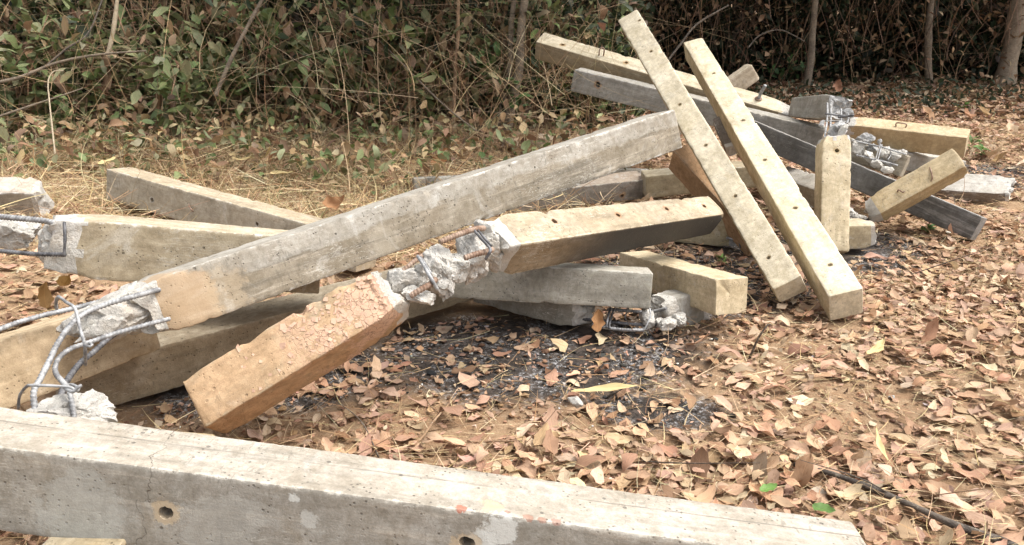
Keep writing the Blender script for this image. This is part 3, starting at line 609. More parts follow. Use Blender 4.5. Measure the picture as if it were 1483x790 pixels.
# --- upper back posts
mL = cm('L', 'sunlit_yellow_grey_concrete', (.60, .53, .39), (.65, .58, .45), front=(.38, .30, .19), frontamt=.9, stain=(.34, .30, .21), stainamt=.5, effamt=.3, edge=(.58, .52, .38), edgeamt=.6, pores=.7, streak=.6, endsoot=(.4, -.1, (.16, .12, .08), .5), rim=(.35, .22, .1), rimf=1.8)
oL = simple('L', 'upper back post with an upright rusty bolt near its broken right tip', mL, 'cut', 'broken', name='broken_concrete_post', a1=.06, broken=RUBW)
LL = math.exp(FIT['L'][6]); hL = FIT['L'][8]/2
bar('bolt', [Vector((LL*.875, 0, hL-.02)), Vector((LL*.877, .0, hL+.05)), Vector((LL*.885, -.01, hL+.125))], .011, STEEL, oL, rib=.06, k=10)
bar('washer', [Vector((LL*.875, 0, hL-.004)), Vector((LL*.875, 0, hL+.012))], .024, RUST, oL, rib=0., k=10)
bar('wire_loop', [Vector((.47, -.02, hL-.01)), Vector((.47, -.02, hL+.05)), Vector((.485, -.015, hL+.065)), Vector((.50, -.01, hL+.05)), Vector((.50, -.01, hL-.01))], .005, RUST, oL, rib=0., k=6)
mM = cm('M', 'silver_grey_concrete', (.38, .37, .34), (.44, .42, .38), front=(.37, .355, .325), frontamt=.9, stain=(.22, .20, .17), stainamt=.45, effamt=.35, streak=.6, edge=(.52, .51, .48), edgeamt=.6, rim=(.33, .20, .11), rimf=1.6)
oM = simple('M', 'silver grey post with a rusty hole lying just below the upper back post', mM)
mN = cm('N', 'pinkish_cream_concrete', (.50, .43, .33), (.54, .47, .37), stainamt=.2, effamt=.2)
oN = simple('N', 'cream post end poking up behind the crossing posts', mN)

# --- upright post with its broken off top still hanging on the steel
rS = empty('broken_concrete_post', Vector((1.646, 4.170, -0.008))); tag(rS, 'upright tan post with one hole whose grey top is bent over on bare steel', 'concrete post', GROUP)
S0 = Vector((1.631, 4.132, 0.005)); S1 = Vector((1.667, 4.391, 0.541)); sx = (S1-S0); LS = sx.length; sx.normalize(); sy = Vector((.10, 1, .12)); sy = (sy-sx*sy.dot(sx)).normalized(); sz = sx.cross(sy)
mS = concrete('yellow_tan_concrete', .14, .146, (.62, .53, .36), (.66, .575, .42), stain=(.50, .41, .27), stainamt=.35, effamt=.2, edge=(.62, .56, .44), edgeamt=.45, pores=.8, spots=[(LS*.86, -.07, .0, .02, (.35, .25, .12), .5)])
link('post_segment', post_mesh('post_segment', LS, .14, .146, 0, [mS, RUBS], 'cut', 'broken', a1=.02, seed=77, holes=[('F', LS*.865, .0, .012, .08)]), rS, Matrix.Translation(-rS.location)@mat4(S0, sx, sy, sz))
mR = cm('R', 'cool_grey_concrete', (.40, .385, .355), (.45, .43, .40), front=(.38, .365, .335), stainamt=.3, effamt=.35, edgeamt=.4)
oR = seg(rS, 'R', mR, 'cut', 'broken', a1=.03, broken=RUBS); oR['label'] = 'bent over grey top piece'
for P, s, sd_ in [((1.716, 4.484, 0.563), (.06, .05, .045), 41), ((1.617, 4.447, 0.607), (.017, .017, .018), 42), ((1.948, 4.966, 0.570), (.03, .02, .03), 43)]:
    rock(rS, 'concrete_chunk', P, s, RUBS, sd_)
o = rock(rS, 'concrete_chunk', (1.714, 4.405, 0.578), (.012, .03, .05), RUB, 44, (.2, .5, .2))
rbar(rS, [(1.857, 5.058, 0.620), (1.757, 4.759, 0.588), (1.632, 4.421, 0.535)], .0048)
rbar(rS, [(1.877, 5.047, 0.589), (1.776, 4.753, 0.572), (1.657, 4.422, 0.539)], .0048)
rbar(rS, [(1.938, 5.047, 0.589), (1.834, 4.756, 0.578), (1.711, 4.427, 0.552)], .0048)
rbar(rS, [(1.979, 5.041, 0.574), (1.873, 4.754, 0.575), (1.726, 4.432, 0.566)], .0048)
wire(rS, [(1.661, 4.552, 0.603), (1.713, 4.532, 0.608), (1.779, 4.551, 0.599), (1.845, 4.695, 0.558), (1.749, 4.747, 0.553)], .0035)
wire(rS, [(1.746, 4.766, 0.607), (1.800, 4.734, 0.605), (1.896, 4.762, 0.596)], .005, DKSTEEL)
rbar(rS, [(1.800, 4.710, 0.598), (1.830, 4.671, 0.608), (1.851, 4.633, 0.622)], .006, DKSTEEL)
wire(rS, [(1.746, 4.395, 0.551), (1.737, 4.343, 0.526), (1.726, 4.310, 0.493)], .004)

# --- crushed post behind it
rU = empty('broken_concrete_post', Vector(FIT['U'][:3])); tag(rU, 'crushed post with bare steel on the charred post right of the upright one', 'concrete post', GROUP)
pU = FIT['U']; LU = math.exp(pU[6])
mU = cm('U', 'dusty_grey_tan_concrete', (.38, .34, .27), (.42, .38, .31), stainamt=.4, effamt=.4, front=(.34, .29, .21))
MU = Matrix.Translation(-rU.location)@fitM('U')
link('post_segment', post_mesh('post_segment', .12, pU[7], pU[8], 0, [mU, RUBS], 'broken', 'cut', a0=.04, seed=12, step=.012), rU, MU@Matrix.Translation((LU-.11, 0, 0)))
link('post_segment', post_mesh('post_segment', .13, pU[7], pU[8], 0, [mU, RUBS], 'cut', 'broken', a1=.04, seed=19, step=.012), rU, MU@Matrix.Translation((-.03, 0, 0)))
link('spalled_slab', post_mesh('spalled_slab', LU*.9, pU[7]*.9, .05, 0, [mU, RUBS], 'broken', 'broken', a0=.02, a1=.02, seed=29, step=.012, chip=1.6), rU, MU@Matrix.Translation((0, 0, -.045)))
link('spalled_slab', post_mesh('spalled_slab', LU*.8, .04, .08, 0, [mU, RUBS], 'broken', 'broken', a0=.02, a1=.02, seed=33, step=.012, chip=1.6), rU, MU@Matrix.Translation((.03, .05, .01)))
for P, s, sd_, mm in [((2.068, 4.967, 0.429), (.055, .03, .028), 51, RUBS), ((2.099, 4.818, 0.310), (.04, .03, .025), 52, RUBW), ((2.136, 4.911, 0.419), (.014, .012, .015), 53, RUBS), ((2.130, 4.997, 0.365), (.035, .03, .025), 54, RUBS), ((2.278, 4.916, 0.345), (.03, .03, .025), 55, RUB)]:
    rock(rU, 'concrete_chunk', P, s, mm, sd_)
for P, s, sd_ in [((2.036, 4.949, 0.379), (.04, .035, .05), 56), ((2.181, 4.909, 0.355), (.04, .03, .035), 57), ((2.068, 4.871, 0.339), (.045, .035, .03), 58), ((2.215, 4.861, 0.341), (.03, .03, .03), 59), ((2.141, 4.768, 0.289), (.03, .022, .018), 60)]:
    rock(rU, 'concrete_chunk', P, s, RUB, sd_)
rbar(rU, [(2.012, 4.942, 0.417), (2.136, 4.891, 0.395), (2.265, 4.837, 0.362)], .0045)
rbar(rU, [(1.988, 4.855, 0.354), (2.099, 4.826, 0.332), (2.209, 4.795, 0.307)], .0045)
wire(rU, [(2.131, 4.887, 0.412), (2.103, 4.842, 0.377), (2.082, 4.808, 0.340)], .0032)
wire(rU, [(2.148, 4.905, 0.404), (2.123, 4.861, 0.369), (2.103, 4.826, 0.332)], .0045)
wire(rU, [(2.188, 4.887, 0.384), (2.187, 4.856, 0.358), (2.158, 4.825, 0.329)], .0032)

# --- right side posts
mT = cm('T', 'yellow_concrete', (.58, .465, .30), (.60, .50, .34), front=(.49, .37, .21), frontamt=.8, stain=(.38, .29, .16), stainamt=.3, effamt=.1, edge=(.64, .54, .38), edgeamt=.7, pores=.5, streak=.2)
oT = simple('T', 'sunlit yellow post lying level at the back right of the pile', mT, 'broken', 'cut', name='broken_concrete_post', a0=.04, broken=RUBW)
hT = FIT['T'][8]/2
bar('wire_loop', [Vector((.33, -.02, hL)), Vector((.33, -.02, hT+.025)), Vector((.39, -.02, hT+.025)), Vector((.39, -.02, hL))], .005, RUST, oT, rib=0., k=6)
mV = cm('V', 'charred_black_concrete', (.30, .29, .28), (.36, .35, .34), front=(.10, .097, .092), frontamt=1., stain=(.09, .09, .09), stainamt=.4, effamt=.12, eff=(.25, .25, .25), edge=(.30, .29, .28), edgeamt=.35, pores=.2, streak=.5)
simple('V', 'charred black post running down to the right onto the leaves', mV)
mW = cm('W', 'golden_tan_concrete', (.60, .49, .31), (.63, .53, .36), front=(.46, .36, .20), frontamt=.8, stain=(.44, .34, .19), stainamt=.25, effamt=.15, edge=(.62, .53, .37), edgeamt=.5, pores=.5, cracks=(.09,))
oW = simple('W', 'short golden tan post propped aslant on the charred black post at right', mW, 'broken', 'cut', name='broken_concrete_post', a0=.02, broken=RUBW)
hW = FIT['W'][8]/2
bar('wire_loop', [Vector((.17, .0, hW-.004)), Vector((.18, .0, hW+.018)), Vector((.19, -.02, hW+.006)), Vector((.2, -.02, hW+.012))], .004, RUST, oW, rib=0., k=6)
bar('wire_loop', [Vector((.33, -.04, hW-.004)), Vector((.345, -.03, hW+.008)), Vector((.36, .01, hW+.006)), Vector((.365, .03, hW-.002))], .004, RUST, oW, rib=0., k=6)
mX = cm('X', 'whitish_spalled_concrete', (.48, .46, .43), (.56, .54, .50), front=(.20, .15, .11), frontamt=.9, stain=(.24, .22, .20), stainamt=.6, effamt=.6, eff=(.62, .61, .59), edgeamt=.5)
simple('X', 'flat whitish broken post piece on the leaves right of the golden post', mX, 'cut', 'broken', name='broken_concrete_post', a1=.035, chip=1.5)
mX1 = cm('X1', 'pale_grey_concrete', (.46, .44, .40), (.50, .48, .44), front=(.38, .36, .32), stainamt=.3)
simple('X1', 'pale grey post lying directly under the sunlit yellow post', mX1)
mHH = cm('HH', 'light_grey_concrete', (.50, .47, .42), (.54, .51, .46), front=(.42, .38, .30), stainamt=.2, effamt=.4)
simple('HH', 'light grey post half hidden between the right crossing post and the upright one', mHH)
mY = cm('Y', 'chipped_cream_concrete', (.54, .48, .36), (.57, .51, .39), front=(.48, .41, .28), effamt=.7, eff=(.64, .63, .60), stainamt=.2)
simple('Y', 'short cream block on the ground at the foot of the upright post', mY, 'cut', 'broken', name='broken_concrete_post', a1=.02, broken=RUBW)
tag(rock(None, 'concrete_chunk', (1.892, 4.573, 0.076), (.045, .04, .035), RUBW, 61), 'small pale concrete lump behind the cream block at the foot of the upright post', 'rubble', 'loose lumps of concrete')
tag(rock(None, 'concrete_chunk', (1.922, 4.517, 0.068), (.04, .03, .02), RUB, 71), 'dull flat concrete lump under the low end of the golden tan post', 'rubble', 'loose lumps of concrete')
tag(rock(None, 'concrete_chunk', (1.657, 4.685, 0.092), (.06, .05, .04), RUB, 72), 'grey concrete lump between the right crossing post and the upright post', 'rubble', 'loose lumps of concrete')
tag(rock(None, 'concrete_chunk', (1.663, 4.865, 0.147), (.05, .05, .04), RUBW, 73), 'pale concrete lump under the silver grey post left of the upright post', 'rubble', 'loose lumps of concrete')
tag(rock(None, 'concrete_chunk', (0.609, 3.088, 0.059), (.035, .03, .02), RUBW, 74), 'pale flat concrete lump in front of the yellowish post end on the ash', 'rubble', 'loose lumps of concrete')
tag(bar('loose_rebar', [(1.799, 4.425, 0.049), (1.858, 4.409, 0.065), (1.923, 4.437, 0.084), (1.966, 4.486, 0.101)], .006, DKSTEEL), 'bent dark steel bar lying beside the cream block at the foot of the upright post', 'steel bar')
tag(rock(None, 'concrete_chunk', (0.211, 2.467, 0.051), (.029, .024, .02), RUBW, 62, sub=4, planes=30, rough=.06), 'white fist sized concrete lump among leaves in the open foreground', 'rubble', 'loose lumps of concrete')
tag(rock(None, 'concrete_chunk', (0.249, 6.700, 0.073), (.10, .07, .04), rubble('tan_stone', (.40, .31, .22), (.50, .40, .30)), 63, (.2, 0, .3), planes=9), 'right one of two flat tan stones at the edge of the thicket', 'stone', 'flat tan stones')
tag(rock(None, 'concrete_chunk', (-0.019, 6.643, 0.063), (.08, .06, .05), rubble('dull_stone', (.36, .27, .19), (.45, .35, .26)), 64, (.4, .2, 1.3), planes=9), 'left one of two flat tan stones at the edge of the thicket', 'stone', 'flat tan stones')
for o in list(COL.objects):
    if o.name.startswith('concrete_chunk') and o.get('category') == 'stone': o.name = 'flat_stone'

# ------------------------------------------------------------------ ground sheet
def graded(a, b, c, d, fine, grow):
    xs = list(np.arange(b, c+1e-6, fine)); s = fine; x = xs[-1]
    while x < d: s *= grow; x += s; xs.append(min(x, d))
    s = fine; x = xs[0]; pre = []
    while x > a: s *= grow; x -= s; pre.append(max(x, a))
    return np.array(pre[::-1]+xs)
gx = graded(-120, -3.6, 4.6, 120, .03, 1.10); gy = graded(-60, 1.0, 8.0, 160, .03, 1.08)
GX, GY = np.meshgrid(gx, gy); P2 = np.stack([GX, GY, GX*0], -1)
GZ = gz(GX, GY)+.007*fbm(P2*14, 4, 21)*np.exp(-np.maximum(GY-6, 0)/3)
ny, nx_ = GX.shape; ii = np.arange(ny-1)[:, None]*nx_; jj = np.arange(nx_-1)
GQ = np.stack([ii+jj, ii+jj+1, ii+nx_+jj+1, ii+nx_+jj], -1).reshape(-1, 4)
ASH = ash_mask(GX, GY); STR = sstep(.1, -.6, GX-.0*GY)*sstep(3.2, 4.0, GY)
T = NT('forest_floor'); ob = T.n('TexCoord').outputs['Object']; aa = T.n('Attribute', attribute_name='ash').outputs['Fac']
n1 = T.noise(ob, 3.2, 6, .65); n2 = T.noise(ob, 22, 7, .72); n3 = T.noise(ob, 90, 5, .75)
col = T.mix(T.ramp(n1, .35, .65), (.27, .17, .10), (.35, .235, .145)); col = T.mix(T.ramp(n2, .42, .68), col, (.42, .30, .19)); col = T.mix(T.math('MULTIPLY', T.ramp(n3, .52, .70), .5), col, (.13, .075, .045))
ashc = T.mix(T.ramp(n2, .4, .62), (.032, .029, .027), (.10, .08, .068)); wv = T.math('MULTIPLY', T.ramp(T.noise(ob, 60, 6, .8), .50, .62), T.ramp(T.noise(ob, 5, 5, .6), .42, .56)); ashc = T.mix(T.math('MULTIPLY', wv, .8), ashc, (.46, .46, .47))
col = T.mix(T.math('MULTIPLY', aa, T.ramp(T.math('ADD', n2, T.math('MULTIPLY', aa, .35)), .52, .80)), col, ashc)
T.L(col, T.b.inputs['Base Color']); T.b.inputs['Roughness'].default_value = .95; T.b.inputs['Specular IOR Level'].default_value = .15
T.L(T.n('Bump', ins={'Strength': 1., 'Distance': .012, 'Height': T.math('ADD', n2, T.math('MULTIPLY', n3, .6))}).outputs[0], T.b.inputs['Normal'])
ground = link('ground', mk_mesh('ground', np.stack([GX, GY, GZ], -1), GQ, None, None, True, [T.m], {'ash': ('FLOAT', ASH)})); ground['kind'] = 'structure'

# ------------------------------------------------------------------ leaves and blades
def foliage_mat(name, trans=.25, rough=.6, vein=.35, rnd=False, spec=.25, hs=.0):
    T = NT(name); c = T.n('Attribute', attribute_name='col').outputs['Color']; lv = T.n('Attribute', attribute_name='luv').outputs['Vector']
    s = T.n('SeparateXYZ', ins={0: lv}); u, v, k = s.outputs
    av = T.math('ABSOLUTE', v)
    mid = T.ramp(av, .07, .02)
    sv = T.math('ABSOLUTE', T.math('SUBTRACT', T.math('FRACT', T.math('SUBTRACT', T.math('MULTIPLY', u, 8.), T.math('MULTIPLY', av, 2.2))), .5)); side = T.math('MULTIPLY', T.ramp(sv, .08, .02), .55)
    col = T.mix(T.math('MULTIPLY', T.math('MAXIMUM', mid, side), vein), c, T.mix(1., c, (1.5, 1.45, 1.35), 'MULTIPLY'))
    n = T.noise(T.n('VectorMath', operation='ADD', ins={0: T.n('VectorMath', operation='MULTIPLY', ins={0: lv, 1: (3, 1.4, 0)}).outputs[0], 1: T.n('CombineXYZ', ins={2: T.math('MULTIPLY', k, 37.)}).outputs[0]}).outputs[0], 1.6, 5, .65)
    col = T.mix(T.math('MULTIPLY', T.ramp(n, .52, .70), .55), col, T.mix(1., col, (.55, .45, .38), 'MULTIPLY'))
    if rnd:
        r = T.n('ObjectInfo').outputs['Random']; col = T.mix(T.math('MULTIPLY', r, .45), col, T.mix(1., col, (1.25, 1.12, 1.0), 'MULTIPLY'))
    T.L(col, T.b.inputs['Base Color']); T.b.inputs['Roughness'].default_value = rough; T.b.inputs['Specular IOR Level'].default_value = spec
    T.L(T.n('Bump', ins={'Strength': .5, 'Distance': .002, 'Height': T.math('ADD', n, T.math('MAXIMUM', mid, side))}).outputs[0], T.b.inputs['Normal'])
    if trans:
        tr = T.n('BsdfTranslucent', ins={0: col}); mx = T.n('MixShader', ins={0: trans, 1: T.b.outputs[0], 2: tr.outputs[0]}); T.L(mx.outputs[0], T.out.inputs[0])
    return T.m
M_DRY = foliage_mat('dry_leaf', .12, .7, .4); M_DRY1 = foliage_mat('dry_leaf_loose', .12, .7, .4, True); M_GREEN = foliage_mat('green_leaf', .22, .5, .3, spec=.35); M_STRAW = foliage_mat('dry_stalk', .1, .75, 0.)
def leaf_template(nu, nv):
    """u along 0..1, v across -1..1"""
    u = np.linspace(0, 1, nu); v = np.linspace(-1, 1, nv); U, Vv = np.meshgrid(u, v, indexing='ij')
    i = np.arange(nu-1)[:, None]*nv; j = np.arange(nv-1); Q = np.stack([i+j, i+j+1, i+nv+j+1, i+nv+j], -1).reshape(-1, 4)
    return U.ravel(), Vv.ravel(), Q
def leaf_arrays(pos, ang, tilt, roll, length, width, curl, fold, wave, colr, nu=9, nv=5, tipsharp=.75, seed=0, rag=1.):
    """vectorised leaves; every parameter (N,)"""
    U, W, Q = leaf_template(nu, nv); N = len(pos); g = np.random.default_rng(seed)
    prof = (np.sin(np.pi*np.clip(U, .0, 1)**.85)**tipsharp)*(1-.12*U); prof = np.maximum(prof, .015)
    ph = g.uniform(0, 6.28, N)[:, None]; lop = g.normal(0, .06, N)[:, None]
    x = (U[None]-.5)*length[:, None]
    pp = prof[None]*(1+.16*rag*np.sin(U[None]*g.uniform(6, 15, N)[:, None]+ph*2)*np.sign(W)[None]+.12*rag*np.sin(U[None]*21+ph*5+W[None]*2))
    y = W[None]*pp*width[:, None]*.5+lop*length[:, None]*np.sin(U*3.14)[None]
    th = curl[:, None]*(U[None]-.5)*2; z = curl[:, None]*length[:, None]*((U[None]-.5)**2)*1.6
    x = x*(1-.22*np.abs(curl[:, None])*(2*(U[None]-.5))**2)
    z = z+fold[:, None]*np.abs(W)[None]*prof[None]*width[:, None]*.5+wave[:, None]*width[:, None]*np.sin(U[None]*9+ph+W[None]*1.5)*np.abs(W)[None]
    y = y*(1-.25*np.abs(fold[:, None]))
    P = np.stack([x, y, z], -1)
    ca, sa = np.cos(roll), np.sin(roll); y2 = P[..., 1]*ca[:, None]-P[..., 2]*sa[:, None]; z2 = P[..., 1]*sa[:, None]+P[..., 2]*ca[:, None]
    ct, st = np.cos(tilt), np.sin(tilt); x3 = P[..., 0]*ct[:, None]-z2*st[:, None]; z3 = P[..., 0]*st[:, None]+z2*ct[:, None]
    cn, sn = np.cos(ang), np.sin(ang); X = x3*cn[:, None]-y2*sn[:, None]; Y = x3*sn[:, None]+y2*cn[:, None]
    V = np.stack([X, Y, z3], -1)+pos[:, None]
    K = len(U); QQ = (Q[None]+(np.arange(N)*K)[:, None, None]).reshape(-1, 4)
    C = np.concatenate([np.repeat(colr[:, None], K, 1), np.ones((N, K, 1))], -1); LV = np.stack([np.repeat(U[None], N, 0), np.repeat(W[None], N, 0), np.repeat(g.uniform(0, 1, N)[:, None], K, 1)], -1)
    return V.reshape(-1, 3), QQ, C.reshape(-1, 4), LV.reshape(-1, 3)
def leaves_obj(name, arr, mat, parent=None):
    V, Q, C, LV = arr
    return link(name, mk_mesh(name, V, Q, None, None, True, [mat], {'col': ('FLOAT_COLOR', C), 'luv': ('FLOAT_VECTOR', LV)}), parent)
def cat_arr(L):
    n = 0; out = [[], [], [], []]
    for V, Q, C, LV in L:
        out[0].append(V); out[1].append(Q+n); out[2].append(C); out[3].append(LV); n += len(V)
    return [np.concatenate(o) for o in out]
def palette(cols, N, g, var=.12):
    c = np.array(cols)[g.integers(0, len(cols), N)]; return np.clip(c*(1+g.normal(0, var, (N, 1)))*(1+g.normal(0, .04, (N, 3))), .005, .9)
DRYC = [(.47, .305, .20), (.51, .34, .23), (.43, .265, .17), (.55, .395, .275), (.37, .22, .135), (.46, .305, .21), (.56, .44, .31), (.28, .165, .10), (.48, .32, .22), (.50, .35, .22), (.40, .27, .19)]

# where posts lie on the ground no leaf may stick through them
FOOT = []
for k, p in FIT.items():
    A = Vector(p[:3]); x, y, z = frame(*p[3:6]); Lk = math.exp(p[6])
    FOOT.append((np.array(A), np.array(A+x*Lk), max(p[7], p[8])))
FOOT.append((np.array((1.631, 4.132, 0.005)), np.array((1.646, 4.251, 0.213)), .15))
def clear(x, y, pad=.03, top=.03):
    ok = np.ones(len(x), bool); g0 = gz(x, y)
    for A, B, s in FOOT:
        d = B[:2]-A[:2]; L2 = d@d; t = np.clip(((x-A[0])*d[0]+(y-A[1])*d[1])/L2, 0, 1)
        dist = np.hypot(x-A[0]-t*d[0], y-A[1]-t*d[1]); zc = A[2]+t*(B[2]-A[2])-s*.62
        ok &= ~((dist < s*.55+pad) & (zc < g0+top))
    return ok
def invis(x, y):        # rough view wedge so that nothing is spent behind the camera
    return np.abs(x) < .75*y+.8
def leafdens(x, y):
    P = np.stack([x*1.5, y*1.5, x*0], -1); n = fbm(P, 4, 33)
    right = sstep(-.2, .6, x-.12*(y-2.5))*1.0; d = .25+.85*right
    d = d*(1-.70*ash_mask(x, y))
    lb = sstep(.3, -.5, x)*sstep(3.1, 3.8, y); d = d*(1-.35*lb)
    d = np.where(y < 2.35, np.maximum(d, .8*sstep(-.9, .1, x)+.3), d)
    back = sstep(5.5, 7.5, y)*sstep(0, 1.5, x); d = d*(1-.25*back)
    d = np.maximum(d, .55*sstep(-1.15, -1.5, x)*sstep(3.6, 3.2, y))
    bare = np.clip(1.15-np.hypot((x-1.0)/.75, (y-2.95)/.7), 0, 1); d = d*(1-.40*bare)
    return np.maximum(d*(1+1.3*n), .10+.3*np.clip(n*2, 0, 1))
g = np.random.default_rng(12)
def scatter(N, x0, x1, y0, y1, dens, g, mx=1.6):
    x = g.uniform(x0, x1, N); y = g.uniform(y0, y1, N); keep = (g.uniform(0, mx, N) < dens(x, y)) & invis(x, y); x, y = x[keep], y[keep]
    c = clear(x, y); return x[c], y[c]
x, y = scatter(80000, -3.2, 5.2, 1.35, 8.6, leafdens, g)
N = len(x); stack = g.uniform(0, 1, N)**1.6
far = sstep(3, 8, y)
length = np.clip(g.normal(.067, .023, N), .026, .14); width = length*g.uniform(.36, .60, N); curl = g.normal(.08, .30, N); fold = np.clip(g.normal(.12, .20, N), -.25, .7); wave = g.uniform(.03, .16, N)
tilt = g.normal(0, .15, N)*(.5+stack); roll = g.normal(0, .20, N); up = g.uniform(0, 1, N) < .06; tilt[up] = g.uniform(.4, 1.1, up.sum()); 
flat = g.uniform(0, 1, N) < .35; tilt[flat] *= .35; roll[flat] *= .4; curl[flat] *= .4; stack[flat] *= .3
pos = np.stack([x, y, gz(x, y)+.006+.042*stack*np.clip(leafdens(x, y), .2, 1)+np.abs(np.sin(tilt))*length*.42+np.maximum(-curl, 0)*length*.35], -1); colr = palette(DRYC, N, g, .15)
ang = g.uniform(0, 6.28, N)
d2 = np.hypot(x, y-.0)
order = np.argsort(d2/np.sqrt(length/.09)); near = order[:300]; rest = order[300:]
def sub(ix, **kw): return leaf_arrays(pos[ix], ang[ix], tilt[ix], roll[ix], length[ix], width[ix], curl[ix], fold[ix], wave[ix], colr[ix], **kw)
lit = leaves_obj('leaf_litter', sub(rest, nu=7, nv=5, seed=2), M_DRY); lit['kind'] = 'stuff'
# the 300 nearest leaves are pieces of their own
VAR = []
for s in range(30):
    q = np.array([near[s*10]]); V, Q, C, LV = leaf_arrays(np.zeros((1, 3)), np.zeros(1), np.zeros(1), np.zeros(1), np.array([.09]), np.array([.09*g.uniform(.42, .6)]), np.array([g.normal(.15, .4)]), np.array([abs(g.normal(.25, .25))]), np.array([g.uniform(.03, .14)]), palette(DRYC, 1, g, .1), nu=13, nv=7, seed=s)
    VAR.append(mk_mesh('leaf', V, Q, None, None, True, [M_DRY1], {'col': ('FLOAT_COLOR', C), 'luv': ('FLOAT_VECTOR', LV)}))
for n_, i in enumerate(near):
    o = bpy.data.objects.new('leaf', VAR[n_ % 30]); COL.objects.link(o); o.parent = ground
    o.location = pos[i]; o.rotation_euler = (roll[i], -tilt[i], ang[i]); o.scale = (length[i]/.09,)*3
xf = g.uniform(.3, 8.5, 13000); yf = g.uniform(8.3, 11.2, 13000); N = 13000; lf = g.uniform(.06, .14, N)
far_l = leaves_obj('far_leaf_litter', leaf_arrays(np.stack([xf, yf, gz(xf, yf)+g.uniform(.01, .05, N)], -1), g.uniform(0, 6.28, N), g.normal(0, .25, N), g.normal(0, .3, N), lf, lf*g.uniform(.4, .6, N), g.normal(.1, .4, N), g.normal(.2, .2, N), np.zeros(N), palette(DRYC+[(.2, .11, .06), (.26, .15, .08)], N, g, .2), nu=4, nv=3, seed=17), M_DRY); far_l['kind'] = 'stuff'
# small crumbled leaf bits
x, y = scatter(90000, -3.6, 4.6, 1.4, 7.5, lambda x, y: .5+.6*leafdens(x, y), g); N = len(x)
ln = g.uniform(.012, .034, N)*g.choice([1, 1, 1.5], N)
lit2 = leaves_obj('leaf_fragments', leaf_arrays(np.stack([x, y, gz(x, y)+.004+g.uniform(0, .012, N)], -1), g.uniform(0, 6.28, N), g.normal(0, .3, N), g.normal(0, .3, N), ln, ln*g.uniform(.3, .7, N), g.normal(0, .4, N), g.normal(.2, .3, N), np.zeros(N), palette(DRYC+[(.16, .08, .05), (.20, .11, .07)], N, g, .2), nu=3, nv=3, seed=4), M_DRY); lit2['kind'] = 'stuff'

# thin straws, needles, dead stalks lying about
def straw_arrays(A, D, L, wd, bend, colr, nseg=4, g=None):
    N = len(A); t = np.linspace(0, 1, nseg+1); D = D/np.linalg.norm(D, axis=1)[:, None]
    S = np.cross(D, np.array([0, 0, 1.])+1e-3); S /= np.linalg.norm(S, axis=1)[:, None]; B = np.cross(S, D)
    C = A[:, None]+D[:, None]*(t*1.0)[None, :, None]*L[:, None, None]+(S[:, None]*bend[:, None, None]+B[:, None]*(bend*.0)[:, None, None])*(t*t)[None, :, None]*L[:, None, None]
    taper = (1-.75*t)[None, :, None]
    up = np.array([0, 0, 1.])
    W = S[:, None]*wd[:, None, None]*.5*taper; H = B[:, None]*wd[:, None, None]*.45*taper
    V = np.stack([C-W, C+H, C+W], 2)
    k = (nseg+1)*3; i = np.arange(nseg)[:, None]*3; a = np.arange(2)[None]; Q = np.stack([i+a, i+a+1, i+a+4, i+a+3], -1).reshape(-1, 4)
    QQ = (Q[None]+(np.arange(N)*k)[:, None, None]).reshape(-1, 4); V = V.reshape(-1, 3)
    CC = np.concatenate([np.repeat(colr[:, None], k, 1), np.ones((N, k, 1))], -1).reshape(-1, 4)
    return V, QQ, CC, np.zeros((len(V), 3))
STRAWC = [(.50, .38, .21), (.56, .43, .25), (.42, .29, .155), (.34, .21, .115), (.60, .49, .31), (.28, .16, .09)]
x, y = scatter(90000, -3.6, 4.6, 1.4, 7.8, lambda x, y: .5+.3*leafdens(x, y)-.4*ash_mask(x, y)+1.1*sstep(0, -.8, x)*sstep(3.2, 4, y), g); N = len(x); a = g.uniform(0, 6.28, N)
st = leaves_obj('dry_straw', straw_arrays(np.stack([x, y, gz(x, y)+g.uniform(.004, .05, N)], -1), np.stack([np.cos(a), np.sin(a), g.normal(.05, .13, N)], -1), g.uniform(.03, .18, N), g.uniform(.0012, .0035, N), g.normal(0, .2, N), palette(STRAWC, N, g, .15)), M_STRAW); st['kind'] = 'stuff'
# upright dry grass: thin on the right, dense on the bank to the left
def grassd(x, y):
    n = fbm(np.stack([x*1.8, y*1.8, x*0], -1), 3, 71)
    return 1.25*sstep(.4, -.5, x+.25*(y-4))*sstep(3.6, 4.6, y)*(1+.5*n)+.28*np.clip(n*2.2, 0, 1)*sstep(.2, 1, x)+.5*np.clip(n*3, 0, 1)*sstep(1.0, 1.5, x)*sstep(3.4, 2.4, y)
xa, ya = scatter(16000, .2, 4.6, 1.5, 7.8, grassd, g); xb, yb = scatter(42000, -4.8, .9, 3.6, 7.4, grassd, g); x = np.concatenate([xa, xb]); y = np.concatenate([ya, yb]); N = len(x); a = g.uniform(0, 6.28, N); hh = g.uniform(.03, .15, N)*(.55+.9*np.clip(.5+fbm(np.stack([x*2.6, y*2.6, x*0], -1), 3, 55), 0, 1.3))
lb = sstep(0, -.8, x)*sstep(3.8, 4.8, y); lean = g.uniform(.4, 2.2, N)
gc = palette(STRAWC, N, g, .15); grn = g.uniform(0, 1, N) < .38*lb; gc[grn] = palette([(.16, .17, .07), (.20, .19, .09), (.12, .14, .06), (.25, .22, .11)], grn.sum(), g)
gr = leaves_obj('dry_grass', straw_arrays(np.stack([x, y, gz(x, y)-.005], -1), np.stack([np.cos(a)*lean, np.sin(a)*lean, np.ones(N)], -1), hh, g.uniform(.0022, .0075, N), g.normal(0, .4, N), gc, nseg=3), M_STRAW); gr['kind'] = 'stuff'
